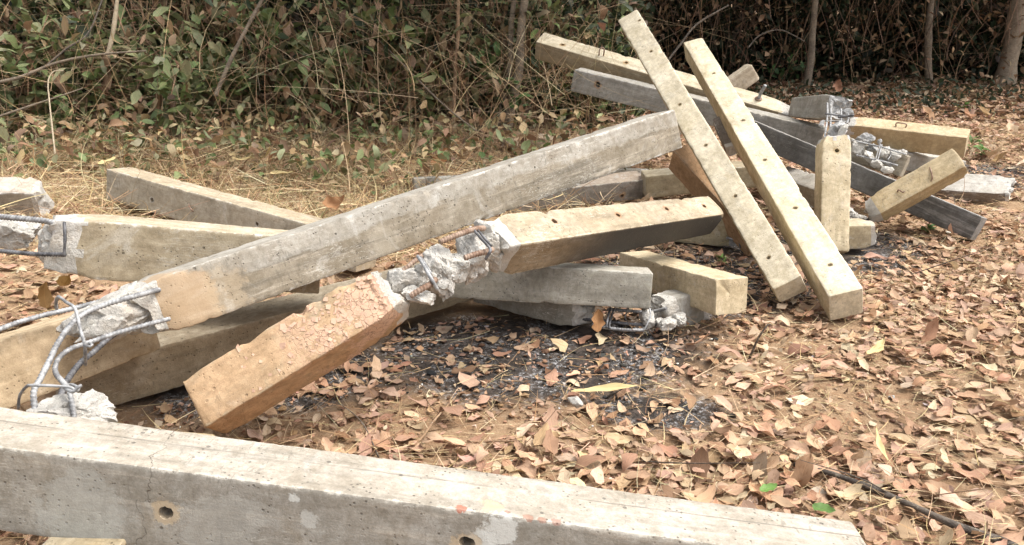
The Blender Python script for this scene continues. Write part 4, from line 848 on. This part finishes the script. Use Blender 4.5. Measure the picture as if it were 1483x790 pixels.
# ash flakes and charcoal crumbs on the burnt patches
def bits(name, N0, dens, size, cols, mat, seed, ht=.6):
    g = np.random.default_rng(seed); x, y = scatter(N0, -1.8, 4.4, 2.0, 7, dens, g); N = len(x); base, F = ICO2
    s = g.uniform(*size, N)*g.choice([1, 1, 1.6], N); V = base[None]*np.stack([s, s*g.uniform(.5, 1, N), s*ht*g.uniform(.4, 1, N)], -1)[:, None]*(1+g.normal(0, .22, (N, len(base), 1)))
    a = g.uniform(0, 6.28, N); V = np.stack([V[..., 0]*np.cos(a)[:, None]-V[..., 1]*np.sin(a)[:, None], V[..., 0]*np.sin(a)[:, None]+V[..., 1]*np.cos(a)[:, None], V[..., 2]], -1)+np.stack([x, y, gz(x, y)+s*.2+.003], -1)[:, None]
    K = len(base); T3 = (F[None]+(np.arange(N)*K)[:, None, None]).reshape(-1, 3); C = np.concatenate([np.repeat(palette(cols, N, g, .2)[:, None], K, 1), np.ones((N, K, 1))], -1)
    o = link(name, mk_mesh(name, V, None, T3, None, False, [mat], {'col': ('FLOAT_COLOR', C), 'luv': ('FLOAT_VECTOR', np.zeros((N*K, 3)))})); o['kind'] = 'stuff'; return o
_bm = bmesh.new(); bmesh.ops.create_icosphere(_bm, subdivisions=1, radius=1); ICO2 = (np.array([v.co[:] for v in _bm.verts]), np.array([[v.index for v in f.verts] for f in _bm.faces])); _bm.free()
def ashd(x, y): return ash_mask(x, y)*(.55+1.6*np.clip(fbm(np.stack([x*5, y*5, x*0], -1), 4, 91), -.3, 1))
bits('white_ash', 15000, ashd, (.0013, .0042), [(.60, .60, .585), (.48, .48, .47), (.40, .40, .395)], M_STRAW, 5, .35)
bits('charcoal_crumbs', 9000, lambda x, y: ash_mask(x, y)*1.2, (.003, .011), [(.03, .03, .03), (.06, .055, .05), (.10, .08, .07), (.16, .10, .07)], M_STRAW, 6)
bits('soil_crumbs', 12000, lambda x, y: .6+.6*sstep(.2, -.6, x), (.003, .012), [(.22, .12, .07), (.30, .18, .10), (.14, .08, .05)], M_STRAW, 8)
bits('concrete_crumbs', 500, lambda x, y: .5+0*x, (.004, .012), [(.60, .58, .54), (.50, .48, .44)], M_STRAW, 9)

# fallen twigs, each its own
def stick_mat(name, c1, c2):
    T = NT(name); ob = T.n('TexCoord').outputs['Object']; a = T.noise(ob, 14, 6, .7); b = T.noise(ob, 70, 4, .7)
    T.L(T.mix(T.math('MULTIPLY', T.ramp(b, .5, .7), .5), T.mix(T.ramp(a, .38, .62), c1, c2), (.42, .38, .30)), T.b.inputs['Base Color']); T.b.inputs['Roughness'].default_value = .85
    T.L(T.n('Bump', ins={'Strength': .9, 'Distance': .006, 'Height': T.math('ADD', a, b)}).outputs[0], T.b.inputs['Normal']); return T.m
BARK = stick_mat('grey_brown_bark', (.14, .108, .078), (.23, .18, .13)); BARKD = stick_mat('dark_bark', (.05, .04, .033), (.12, .095, .075)); TWIG = stick_mat('brown_twig', (.20, .12, .07), (.34, .22, .13)); PALEB = stick_mat('pale_dead_wood', (.34, .27, .18), (.46, .38, .27))
def branch(name, pts, r0, r1, mat, parent=None, origin=(0, 0, 0), k=7, knob=.2, step=.02, jit=.0):
    L = sum((Vector(a)-Vector(b)).length for a, b in zip(pts[:-1], pts[1:])); n = max(8, int(L/step)); P = smooth_path([tuple(p) for p in pts], n); t = np.linspace(0, 1, n)
    if jit: P = P+jit*np.stack([fbm(np.stack([t*9+s, t*0+P[0][0]*7, t*0], -1), 3, s) for s in (1, 2, 3)], -1)*np.sin(np.pi*np.minimum(t*3, .5))[:, None]
    r = (r0+(r1-r0)*t)*(1+knob*fbm(np.stack([t*L*12, t*0+r0*99, t*0], -1), 3, 4)); V, Q, T3 = tube_arrays(P-np.array(origin), r, k)
    return link(name, mk_mesh(name, V, Q, T3, None, True, [mat]), parent)
def gpt(x, y, dz=0.): return Vector((x, y, float(gz(np.array([x]), np.array([y]))[0])+dz))
tag(branch('stick', [(0.842, 2.195, -0.009), (0.942, 2.106, 0.009), (1.069, 1.966, 0.018), (1.172, 1.867, 0.011), (1.258, 1.817, 0.004), (1.297, 1.737, 0.003)], .008, .013, BARKD, knob=.3), 'dark bare stick lying on the leaves at the bottom right', 'stick')
tag(branch('stick', [(-0.347, 2.223, -0.007), (-0.283, 2.323, 0.004), (-0.250, 2.394, 0.024), (-0.195, 2.620, -0.011)], .004, .003, TWIG), 'thin bent twig standing out behind the long foreground post near its middle', 'stick')
tag(branch('stick', [(-0.176, 2.323, -0.009), (0.125, 2.306, 0.002), (0.293, 2.265, -0.009)], .004, .0025, TWIG), 'long thin brown twig lying level just behind the long foreground post', 'stick')
tag(branch('stick', [(0.899, 2.923, -0.012), (0.916, 2.895, 0.086), (0.944, 2.890, 0.145)], .006, .003, BARKD), 'short dark stick standing slanted in the leaves right of the yellowish post end', 'stick')
tag(branch('stick', [(0.332, 2.629, -0.016), (0.390, 2.628, 0.025), (0.472, 2.708, 0.038)], .005, .003, BARKD), 'short dark twig lying on pale husks in the ash patch', 'stick')
for i in range(46):
    for _ in range(40):
        x0 = g.uniform(-.8, 3.2); y0 = g.uniform(1.9, 5.0)
        if abs(x0) < .6*y0 and clear(np.array([x0]), np.array([y0]), .06)[0]: break
    a = g.uniform(0, 6.28); L = g.uniform(.12, .42); upz = g.uniform(.0, .10) if g.uniform() < .7 else g.uniform(.1, .25)
    tag(branch('twig', [gpt(x0, y0, .005), gpt(x0+math.cos(a)*L*.5, y0+math.sin(a)*L*.5, .02+upz*.5), gpt(x0+math.cos(a+.2)*L, y0+math.sin(a+.2)*L, .015+upz)], g.uniform(.0016, .0035), .001, TWIG if i % 3 else BARKD, k=5), 'thin dry twig scattered on the leaf litter', 'twig', 'thin twigs scattered on the leaf litter')

def oneleaf(name, pos, ang, tilt, roll, L, W, curl, fold, col, mat, label, cat, wave=.08, group=None):
    a = leaf_arrays(np.zeros((1, 3)), np.array([ang]), np.array([tilt]), np.array([roll]), np.array([L]), np.array([W]), np.array([curl]), np.array([fold]), np.array([wave]), np.array([col]), nu=17, nv=7, seed=int(abs(pos[0])*100))
    o = leaves_obj(name, a, mat); o.location = pos; return tag(o, label, cat, group)
oneleaf('big_leaf', (-1.642, 2.790, 0.294), 1.9, 1.0, .3, .11, .055, .5, .5, (.42, .25, .10), M_DRY, 'left one of two golden brown leaves standing up behind the bent steel bars', 'leaf')
oneleaf('big_leaf', (-1.615, 2.852, 0.317), 5.6, .5, -.7, .13, .06, .4, .5, (.50, .31, .11), M_DRY, 'right one of two golden brown leaves standing up behind the bent steel bars', 'leaf')
oneleaf('big_leaf', (0.338, 3.112, 0.066), 1.4, 1.2, .2, .10, .055, .3, .3, (.36, .19, .085), M_DRY, 'brown leaf standing against the crushed post under the smooth grey post', 'leaf')
oneleaf('big_leaf', (-0.907, 4.253, 0.220), .2, .30, .6, .15, .10, .9, .7, (.33, .18, .09), M_DRY, 'large curled rust brown leaf behind the long slanting post', 'leaf')
oneleaf('big_leaf', (-0.502, 6.006, 0.066), .6, .7, .5, .20, .13, .6, .6, (.38, .19, .09), M_DRY, 'large rust brown leaf at the foot of the thicket', 'leaf')
oneleaf('big_leaf', (3.210, 8.520, 0.248), 1.2, 1.0, .3, .16, .10, .6, .5, (.20, .10, .06), M_DRY, 'large brown leaf hanging at the dark forest edge above the bent over post top', 'leaf')
oneleaf('green_leaf', (0.668, 1.894, 0.113), .3, .2, .2, .055, .03, .2, .3, (.16, .30, .07), M_GREEN, 'single small fresh green leaf by the right end of the foreground post', 'leaf', .03)
oneleaf('green_leaf', (0.776, 1.791, 0.121), -.6, .1, .1, .06, .04, .2, .3, (.12, .22, .06), M_GREEN, 'dull green leaf nearest the right tip of the foreground post', 'leaf', .03)
HUSK = (.62, .50, .26)
for i, (P, an, ti, L, W, lab) in enumerate([((0.325, 2.587, 0.028), .1, .05, .26, .035, 'long pale yellow husk strip lying on the ash patch'), ((1.046, 2.106, 0.112), 1.5, .35, .13, .022, 'narrow white yellow husk standing among the leaves at right'), ((1.363, 2.911, 0.042), .7, .25, .13, .04, 'pale husk lying on leaves below the end of the right crossing post'),
        ((-1.618, 5.526, 0.210), -1.0, .5, .28, .03, 'tall pale straw husk leaning in the grass behind the left posts'), ((-1.736, 5.417, 0.202), -.7, .2, .24, .035, 'pale husk low in the grass left of the leaning straw husk'), ((-1.459, 5.288, 0.141), -.6, .15, .24, .04, 'pale husk nearest the left background post with two holes'), ((-1.268, 5.515, 0.180), -.5, .3, .26, .05, 'frayed bunch of pale husk in the grass behind the slanting post'), ((-2.471, 5.118, 0.259), .8, .2, .12, .04, 'pale yellow leaf lying in the grass above the left background post'), ((3.078, 6.748, 0.058), .3, .3, .2, .05, 'pale curled husk behind the sunlit yellow post')]):
    oneleaf('husk', P, an, ti, .3, L, W, .15, .5, HUSK, M_DRY, lab, 'husk', .12)
for i in range(24):      # big pale dry leaves at the back right
    xx = g.uniform(2.2, 5.6); yy = g.uniform(5.6, 8.2)
    oneleaf('big_leaf', gpt(xx, yy, .05), g.uniform(0, 6.28), g.uniform(.1, .9), g.normal(0, .5), g.uniform(.14, .24), g.uniform(.08, .13), g.normal(.3, .4), .6, palette([(.52, .36, .22), (.44, .27, .15), (.60, .47, .32), (.38, .21, .12)], 1, g)[0], M_DRY, 'big curled dry leaf lying on the back right ground', 'leaf', group='big dry leaves on the back right ground')

# ------------------------------------------------------------------ thicket and trees
GREENC = [(.18, .22, .09), (.225, .255, .12), (.125, .165, .06), (.30, .305, .18), (.24, .235, .12), (.14, .195, .07)]
DKGREEN = [(.032, .048, .022), (.045, .060, .030), (.024, .036, .018), (.050, .055, .030)]  # dark leaf greens, lowered further to put forest shade into the colour
DEADC = [(.31, .20, .115), (.25, .155, .09), (.40, .29, .18), (.20, .125, .08)]
def cloud_leaves(centers, N, spread, size, cols, g, droop=.3, nu=6, nv=3, tiltsd=.5, aspect=(.38, .6)):
    c = np.array(centers)[g.integers(0, len(centers), N)]; p = c+g.normal(0, 1, (N, 3))*np.array(spread)
    L = g.uniform(*size, N); return leaf_arrays(p, g.uniform(0, 6.28, N), g.normal(-droop, tiltsd, N), g.normal(0, .5, N), L, L*g.uniform(*aspect, N), g.normal(-.1, .3, N), g.uniform(.05, .5, N), np.zeros(N), palette(cols, N, g, .18), nu=nu, nv=nv, seed=int(g.integers(1e6)))
def stems_arr(base, n, H, spread, r, g, droop=.4):
    arrs = []; tips = []
    for i in range(n):
        a = g.uniform(0, 6.28); rr = spread*g.uniform(.3, 1); h = H*g.uniform(.6, 1.05)
        b = np.array(base)+np.array([math.cos(a), math.sin(a), 0])*rr*.18
        p = [b, b+np.array([math.cos(a)*rr*.35, math.sin(a)*rr*.35, h*.55])+g.normal(0, .04, 3), b+np.array([math.cos(a)*rr*.8, math.sin(a)*rr*.8, h*(1-droop*.2)])+g.normal(0, .05, 3), b+np.array([math.cos(a)*rr*1.2, math.sin(a)*rr*1.2, h*(1-droop*.5)])]
        P = smooth_path(p, 14); arrs.append(tube_arrays(P, r*np.linspace(1, .35, 14)*g.uniform(.7, 1.2), 5)); tips += [P[k] for k in range(3, 14)]
    return arrs, tips
def join_tubes(name, arrs, mat, parent=None):
    V = []; Q = []; T3 = []; n = 0
    for v, q, t in arrs: V.append(v); Q.append(q+n); T3.append(t+n); n += len(v)
    return link(name, mk_mesh(name, np.concatenate(V), np.concatenate(Q), np.concatenate(T3), None, True, [mat]), parent)
def shrub(label, x, y, H, Rr, nl, size, cols, seed, name='shrub', stem=None, ns=6, dead=.0, group=None, droop=.4, base=None):
    g = np.random.default_rng(seed); b = gpt(x, y, -.02)
    r = empty(name, b); arrs, tips = stems_arr((0, 0, 0), ns, H, Rr, .006+.004*H, g, droop)
    join_tubes('stems', arrs, stem or TWIG, r)
    k = len(tips); sel = [tips[i] for i in g.choice(k, min(k, max(6, int(k*.55))), replace=False)]
    L = [cloud_leaves(sel, int(nl*(1-dead)), (.07, .07, .07), size, cols, g)] 
    if dead: L.append(cloud_leaves(sel, int(nl*dead), (.08, .08, .09), size, DEADC, g, droop=1.0))
    leaves_obj('foliage', cat_arr(L), M_GREEN, r)
    return tag(r, label, 'shrub', group)
g = np.random.default_rng(99)
# individually placed shrubs of the left thicket, front row (px, py of the foot, height)
front = [(-3.84, 6.55, .75, 'low leafy green shrub at the far left edge of the thicket'), (-3.42, 6.64, .95, 'grey green shrub among dry stems near the left edge'), (-3.13, 6.99, .8, 'pale leaved shrub below the long bare bough at left'), (-2.53, 6.49, .7, 'shrub with wide pale leaves left of the slanting dead stick'), (-2.25, 6.90, .85, 'bright olive shrub at the foot of the slanting dead stick'), (-1.74, 6.85, .9, 'shrub with yellowing leaves right of the slanting dead stick'), (-1.38, 7.15, .75, 'tangled dark shrub in the middle of the left thicket'), (-1.01, 7.28, .85, 'shrub with dead brown leaves near the thin bare sapling'), (-0.67, 7.41, .7, 'low green shrub just left of the thin bare sapling'), (-0.26, 7.62, .5, 'dark shrub between the thin sapling and the twin trunk'), (0.38, 8.06, .6, 'fresh green shrub right of the twin trunk under the upper back post'), (0.78, 8.13, .5, 'small ferny green shrub below the silver grey post')]
for i, (u, v, H, lab) in enumerate(front):
    P = (u, v)
    shrub(lab, P[0], P[1], H, .5, 300, (.075, .165), GREENC if i < 9 else [(.08, .16, .05), (.10, .17, .06), (.06, .11, .04)], 200+i, dead=(.08, .2, .1, .08, .08, .15, .3, .5, .25, .2, .03, .03)[i], group='shrubs along the front of the thicket')
for i in range(26):
    x = -5.2+i*.24+g.uniform(-.1, .1); y = 6.9+g.uniform(0, .9)+.10*max(0, x+1.5); H = g.uniform(.9, 1.7)
    shrub('taller tangled shrub in the second row of the left thicket', x, y, H, .5, 300, (.07, .16), GREENC+GREENC+DKGREEN, 300+i, dead=g.uniform(.1, .38), group='tangled shrubs in the second row of the thicket', ns=7)
# right hand forest edge: shade put into darker leaf colours, hanging dead leaves
for i in range(22):
    x = .8+i*.31+g.uniform(-.1, .1); y = 10.3+.16*x+g.uniform(-.2, .9); H = g.uniform(.8, 1.6)
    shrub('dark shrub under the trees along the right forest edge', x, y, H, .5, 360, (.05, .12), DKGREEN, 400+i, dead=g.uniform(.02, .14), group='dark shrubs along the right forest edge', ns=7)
for i, (u, v) in enumerate([(3.56, 10.93), (3.21, 10.47), (5.19, 10.78), (5.53, 11.74)]):
    P = (u, v); shrub(['green leafy plant behind the bent over post top', 'low green plant beside the bolt of the upper back post', 'dark leafy plant at the foot of the right slim trunk', 'leafy plant behind the right slim trunk'][i], P[0], P[1], .42, .3, 90, (.06, .11), [(.09, .16, .06), (.07, .13, .05)], 500+i, ns=4)
# small fresh weeds
WEEDC = [(.13, .26, .06), (.16, .30, .08), (.10, .20, .05)]
for i, (u, v, s) in enumerate([(0.14, 7.49, .2), (-1.13, 7.07, .16), (-3.32, 5.70, .14), (0.41, 7.27, .14), (0.33, 6.99, .1), (1.04, 3.99, .07), (2.76, 6.10, .12), (2.62, 6.10, .12), (3.63, 6.67, .16), (3.58, 6.42, .14), (2.33, 4.57, .1), (-1.20, 6.61, .12), (-0.25, 7.56, .13), (4.52, 8.56, .14), (2.51, 4.67, .06)]):
    P = (u, v); r = empty('weed', gpt(P[0], P[1])); gg = np.random.default_rng(600+i); n = 12
    a = gg.uniform(0, 6.28, n); ln = gg.uniform(.25, .5, n)*s*1.4
    pp = np.stack([np.cos(a)*s*.22, np.sin(a)*s*.22, gg.uniform(.15, .8, n)*s], -1)
    leaves_obj('foliage', leaf_arrays(pp, a, gg.uniform(.0, .8, n), gg.normal(0, .3, n), ln, ln*gg.uniform(.25, .45, n), np.full(n, -.3), np.full(n, .3), np.zeros(n), palette(WEEDC, n, gg), nu=6, nv=3, seed=i), M_GREEN, r)
    arr, _ = stems_arr((0, 0, 0), 3, s*.8, s*.3, .0015, gg); join_tubes('stems', arr, TWIG, r); tag(r, 'small fresh green weed sprouting from the leaf litter', 'weed', 'small green weeds')
# thin dead stalks crossing each other all over the left thicket, and hanging vines to the right
def stalks(name, N, x0, x1, y0, y1, zr, Lr, tilt, cols, wd, seed, den=None):
    g = np.random.default_rng(seed); x = g.uniform(x0, x1, N); y = g.uniform(y0, y1, N); z = gz(x, y)+g.uniform(*zr, N); a = g.uniform(0, 6.28, N); t = g.normal(*tilt, N)
    o = leaves_obj(name, straw_arrays(np.stack([x, y, z], -1), np.stack([np.cos(a)*np.cos(t), np.sin(a)*np.cos(t), np.sin(t)], -1), g.uniform(*Lr, N), g.uniform(*wd, N), g.normal(0, .45, N), palette(cols, N, g, .2), nseg=7), M_STRAW); o['kind'] = 'stuff'; return o
stalks('dead_stalks', 850, -5.0, .9, 5.7, 7.6, (-.05, .6), (.35, 1.2), (.75, .6), STRAWC+[(.34, .26, .17)], (.002, .0055), 31)
stalks('dead_vines', 520, -5.0, .6, 6.0, 7.6, (.2, 1.1), (.4, 1.4), (.1, .5), [(.26, .18, .11), (.34, .25, .15), (.20, .13, .08)], (.002, .0055), 32)
stalks('hanging_vines', 650, .2, 8, 9.4, 11.2, (.0, 1.0), (.5, 1.6), (1.2, .45), [(.20, .12, .08), (.15, .10, .07), (.26, .17, .10)], (.003, .010), 33)
stalks('long_straw', 2300, -4.4, .6, 4.2, 6.4, (.0, .05), (.12, .42), (.45, .40), STRAWC, (.003, .008), 34)
stalks('fallen_straw', 1300, -4.4, .6, 4.0, 6.2, (.02, .10), (.12, .40), (.05, .12), STRAWC+[(.62, .52, .34)], (.004, .010), 35)
# dense leafy mass behind
def mass(name, N, x0, x1, y0, y1, z1, size, cols, seed, mat=M_GREEN, dens=1.6, nu=4):
    g = np.random.default_rng(seed); x = g.uniform(x0, x1, N); y = g.uniform(y0, y1, N); zz = g.uniform(0, 1, N)**1.1*z1
    n = fbm(np.stack([x*dens, y*dens, zz*dens], -1), 3, seed); k = n > -.2; x, y, zz = x[k], y[k], zz[k]; N = len(x); L = g.uniform(*size, N)
    o = leaves_obj(name, leaf_arrays(np.stack([x, y, gz(x, y)+zz], -1), g.uniform(0, 6.28, N), g.normal(-.4, .5, N), g.normal(0, .6, N), L, L*g.uniform(.35, .6, N), g.normal(-.1, .3, N), g.uniform(.05, .5, N), np.zeros(N), palette(cols, N, g, .2), nu=nu, nv=3, seed=seed), mat); o['kind'] = 'stuff'; return o
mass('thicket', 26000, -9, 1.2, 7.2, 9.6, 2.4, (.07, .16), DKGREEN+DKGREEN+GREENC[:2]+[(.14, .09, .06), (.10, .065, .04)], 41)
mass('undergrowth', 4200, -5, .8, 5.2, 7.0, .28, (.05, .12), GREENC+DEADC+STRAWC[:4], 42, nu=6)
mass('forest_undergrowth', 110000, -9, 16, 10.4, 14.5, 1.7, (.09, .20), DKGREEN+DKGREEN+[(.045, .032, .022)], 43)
mass('hanging_dead_leaves', 1700, .3, 6.5, 9.8, 10.8, 1.5, (.06, .12), [tuple(c*.85 for c in d) for d in DEADC], 44, M_DRY, 2.2)
mass('forest_floor_plants', 5000, .5, 9, 8.3, 9.8, .22, (.04, .10), DKGREEN+DKGREEN+[tuple(c*.6 for c in d) for d in DEADC], 45)  # dead leaf browns lowered too, carrying the forest shade in their colour

def crown_arr(c, Rr, n, g, size=(.14, .28), cols=None):
    k = 26; ce = g.normal(0, 1, (k, 3)); ce /= np.linalg.norm(ce, axis=1)[:, None]; ce = ce*g.uniform(.35, 1, (k, 1))*np.array(Rr)+np.array(c)
    return cloud_leaves(ce, n, (.26, .26, .2), size, cols or (DKGREEN+GREENC), g, nu=3, nv=3), ce
def tree(label, foot, head, r0, mat=None, name='tree', twin=False, curve=(), crownR=(2.2, 2.0, .9), crownz=2.9, nleaf=3400, seed=0, flare=.0, group=None):
    g = np.random.default_rng(seed+700)
    b = gpt(*foot); root = empty(name, b); tx, tz = head
    top = Vector((tx, b.y+.05, tz)); d = (top-b)
    pts = [Vector((0, 0, -.05))]
    for (f, dx) in curve: pts.append(d*f+Vector((dx, 0, 0)))
    pts.append(d); e = d.normalized(); hgt = crownz
    pts.append(d+e*(hgt-tz)*.55+Vector((g.normal(0, .08), g.normal(0, .1), 0))); pts.append(d+e*(hgt-tz)+Vector((g.normal(0, .15), g.normal(0, .15), .2)))
    L = sum((p-q).length for p, q in zip(pts[:-1], pts[1:])); n = int(L/.05); P = smooth_path([tuple(p) for p in pts], n); t = np.linspace(0, 1, n)
    P = P+.012*np.stack([fbm(np.stack([t*14, t*0+seed, t*0], -1), 3, 1), fbm(np.stack([t*14, t*0+seed, t*0], -1), 3, 2), t*0], -1)
    r = r0*.88*(1-.55*t)*(1+.10*fbm(np.stack([t*L*5, t*0+seed, t*0], -1), 3, 3)); r = r*(1+flare*np.exp(-t*L/.18))
    V, Q, T3 = tube_arrays(P, r, 12); V[:-2] += (V[:-2]-np.repeat(P, 12, 0))*.16*fbm(V[:-2]*np.array([22, 22, 5]), 3, seed)[:, None]
    trunk = link('trunk', mk_mesh('trunk', V, Q, T3, None, True, [mat or BARK]), root)
    if twin:
        P2_ = P+np.stack([-.07-.05*t, .06+0*t, 0*t], -1); V, Q, T3 = tube_arrays(P2_, r*.7, 10); link('trunk', mk_mesh('trunk', V, Q, T3, None, True, [mat or BARK]), root)
    A, ce = crown_arr(P[-1]+np.array([0, 0, .1]), crownR, nleaf, g)  # crown out of view, made wide and low to shade the forest edge
    limbs = []
    for k in range(9):
        s = P[int(n*(.62+.04*k)) if int(n*(.62+.04*k)) < n else n-1]; q = ce[k*2]; m = (s+q)/2+np.array([0, 0, .12]); limbs.append(tube_arrays(smooth_path([s, m, q], 8), np.linspace(r0*.3, .008, 8), 6))
    join_tubes('limbs', limbs, mat or BARK, trunk)
    leaves_obj('crown', A, M_GREEN, root)
    return tag(root, label, 'tree', group)
tree('twin stemmed tree with pale bark left of the upper back post', (-0.05, 7.21), (0.11, 1.12), .044, mat=BARK, twin=True, curve=((.5, .03),), seed=1, crownz=3.6)
tree('very thin bare sapling in the middle of the left thicket', (-0.50, 7.03), (-0.42, 1.12), .018, mat=TWIG, name='sapling', seed=2, crownz=2.6, crownR=(.6, .6, .5), nleaf=300)
tree('crooked slim grey tree seen between the crossing posts and the cream post end', (2.82, 11.27), (2.84, 0.96), .042, mat=BARK, curve=((.35, -.03), (.75, .07)), seed=3)
tree('slim brown tree with dead leaves behind the bent over post top', (3.32, 9.77), (3.33, 1.02), .048, mat=BARK, curve=((.5, .02),), seed=4)
tree('slim pale tree at the forest edge behind the yellow post', (4.92, 10.16), (4.79, 1.00), .050, mat=BARK, curve=((.5, -.03),), seed=5)
tree('thick pale tree with a flared foot at the top right corner', (5.82, 10.23), (5.84, 1.00), .118, mat=stick_mat('pale_bark', (.20, .155, .11), (.28, .22, .16)), flare=.5, seed=6, crownz=4.2, crownR=(2, 2, 1.2), nleaf=2600)
tree('dim brown trunk in the shade left of the slim pale tree', (5.29, 12.12), (5.23, 0.92), .060, mat=stick_mat('dim_bark', (.14, .09, .06), (.22, .15, .10)), seed=7)
tree('dim trunk in the deep shade between two slim trees', (5.43, 13.39), (5.38, 0.87), .075, mat=BARKD, seed=8)
tree('thin dark stem behind the top of the left crossing post', (1.38, 13.36), (1.32, 0.88), .020, mat=TWIG, name='sapling', seed=9, crownz=2.8, crownR=(.8, .8, .6), nleaf=500)
k = 0  # deep trees added so their crowns block sky light from the forest
for (x, y) in [(-1.2, 9.6), (.2, 10.4), (1.4, 11.2), (2.6, 12.2), (3.6, 11.4), (4.6, 13), (5.6, 12), (6.6, 13.2), (7.6, 12), (8.8, 13), (6.8, 10.8), (-2.6, 10.4), (-4.2, 10.2), (-5.8, 10.6), (9.6, 11.4), (-3.4, 12.4), (-.6, 12.6), (1.0, 13.6), (4.0, 15), (7.4, 15.2)]:
    tree('dark tree added deep in the forest behind the pile to block sky light', (x, y), (x+.04*(k % 3-1), 1.0), .07+.03*(k % 3), mat=BARKD, seed=20+k, crownz=3.2+.4*(k % 4), crownR=(1.9, 1.9, 1.1), nleaf=2600, group='dark trees added deep in the forest'); k += 1
# named bare boughs of the left thicket
tag(branch('dead_branch', [(-2.193, 6.365, 0.469), (-2.075, 6.461, 0.732), (-1.958, 6.540, 0.948), (-1.825, 6.624, 1.179)], .017, .013, BARK, k=8), 'thick dead stick slanting up through the left thicket', 'branch')
tag(branch('dead_branch', [(-3.617, 5.991, 0.609), (-3.431, 6.058, 0.647), (-3.216, 6.142, 0.732), (-2.949, 6.213, 0.782), (-2.617, 6.275, 0.805)], .014, .006, BARK, k=8), 'long bare bough reaching in from the left edge of the thicket', 'branch')
tag(branch('dead_branch', [(-3.304, 6.129, 0.696), (-3.170, 6.227, 0.819), (-3.033, 6.319, 0.926), (-2.972, 6.513, 1.168)], .009, .005, BARKD), 'dark forked bough rising from the long bare bough', 'branch')
tag(branch('dead_branch', [(-3.042, 6.564, 0.722), (-2.995, 6.635, 0.917), (-2.959, 6.729, 1.175)], .018, .015, PALEB, k=8), 'pale upright dead stem in the left thicket', 'branch')
tag(branch('dead_branch', [(-2.788, 5.133, 0.299), (-2.930, 5.441, 0.561), (-2.966, 5.540, 0.686), (-2.957, 5.612, 0.738), (-2.895, 5.613, 0.742)], .0065, .004, PALEB), 'pale hooked stalk rising from the grass at the far left', 'branch')
tag(branch('dead_branch', [(-3.410, 5.608, 0.436), (-3.212, 5.685, 0.500), (-3.032, 5.759, 0.557), (-2.896, 5.829, 0.602)], .010, .004, BARK), 'bare stick lying low across the far left undergrowth', 'branch')
tag(branch('dead_branch', [(1.465, 8.387, 0.469), (1.618, 8.455, 0.656), (1.784, 8.524, 0.843), (2.083, 8.585, 1.012)], .013, .008, BARKD), 'bent brown branch in the shade above the crossing posts', 'branch')
tag(branch('dead_branch', [(2.435, 9.062, 0.568), (2.557, 9.106, 0.689), (2.771, 9.125, 0.742), (3.020, 9.086, 0.635)], .009, .005, BARKD), 'arched thin branch in the shade right of the crossing posts', 'branch')
tag(branch('dead_branch', [(-0.259, 6.178, 0.247), (-0.526, 6.449, 0.405), (-0.837, 6.751, 0.650), (-1.165, 7.059, 0.913)], .007, .005, BARK), 'long thin stalk slanting down to the foot of the twin trunk', 'branch')
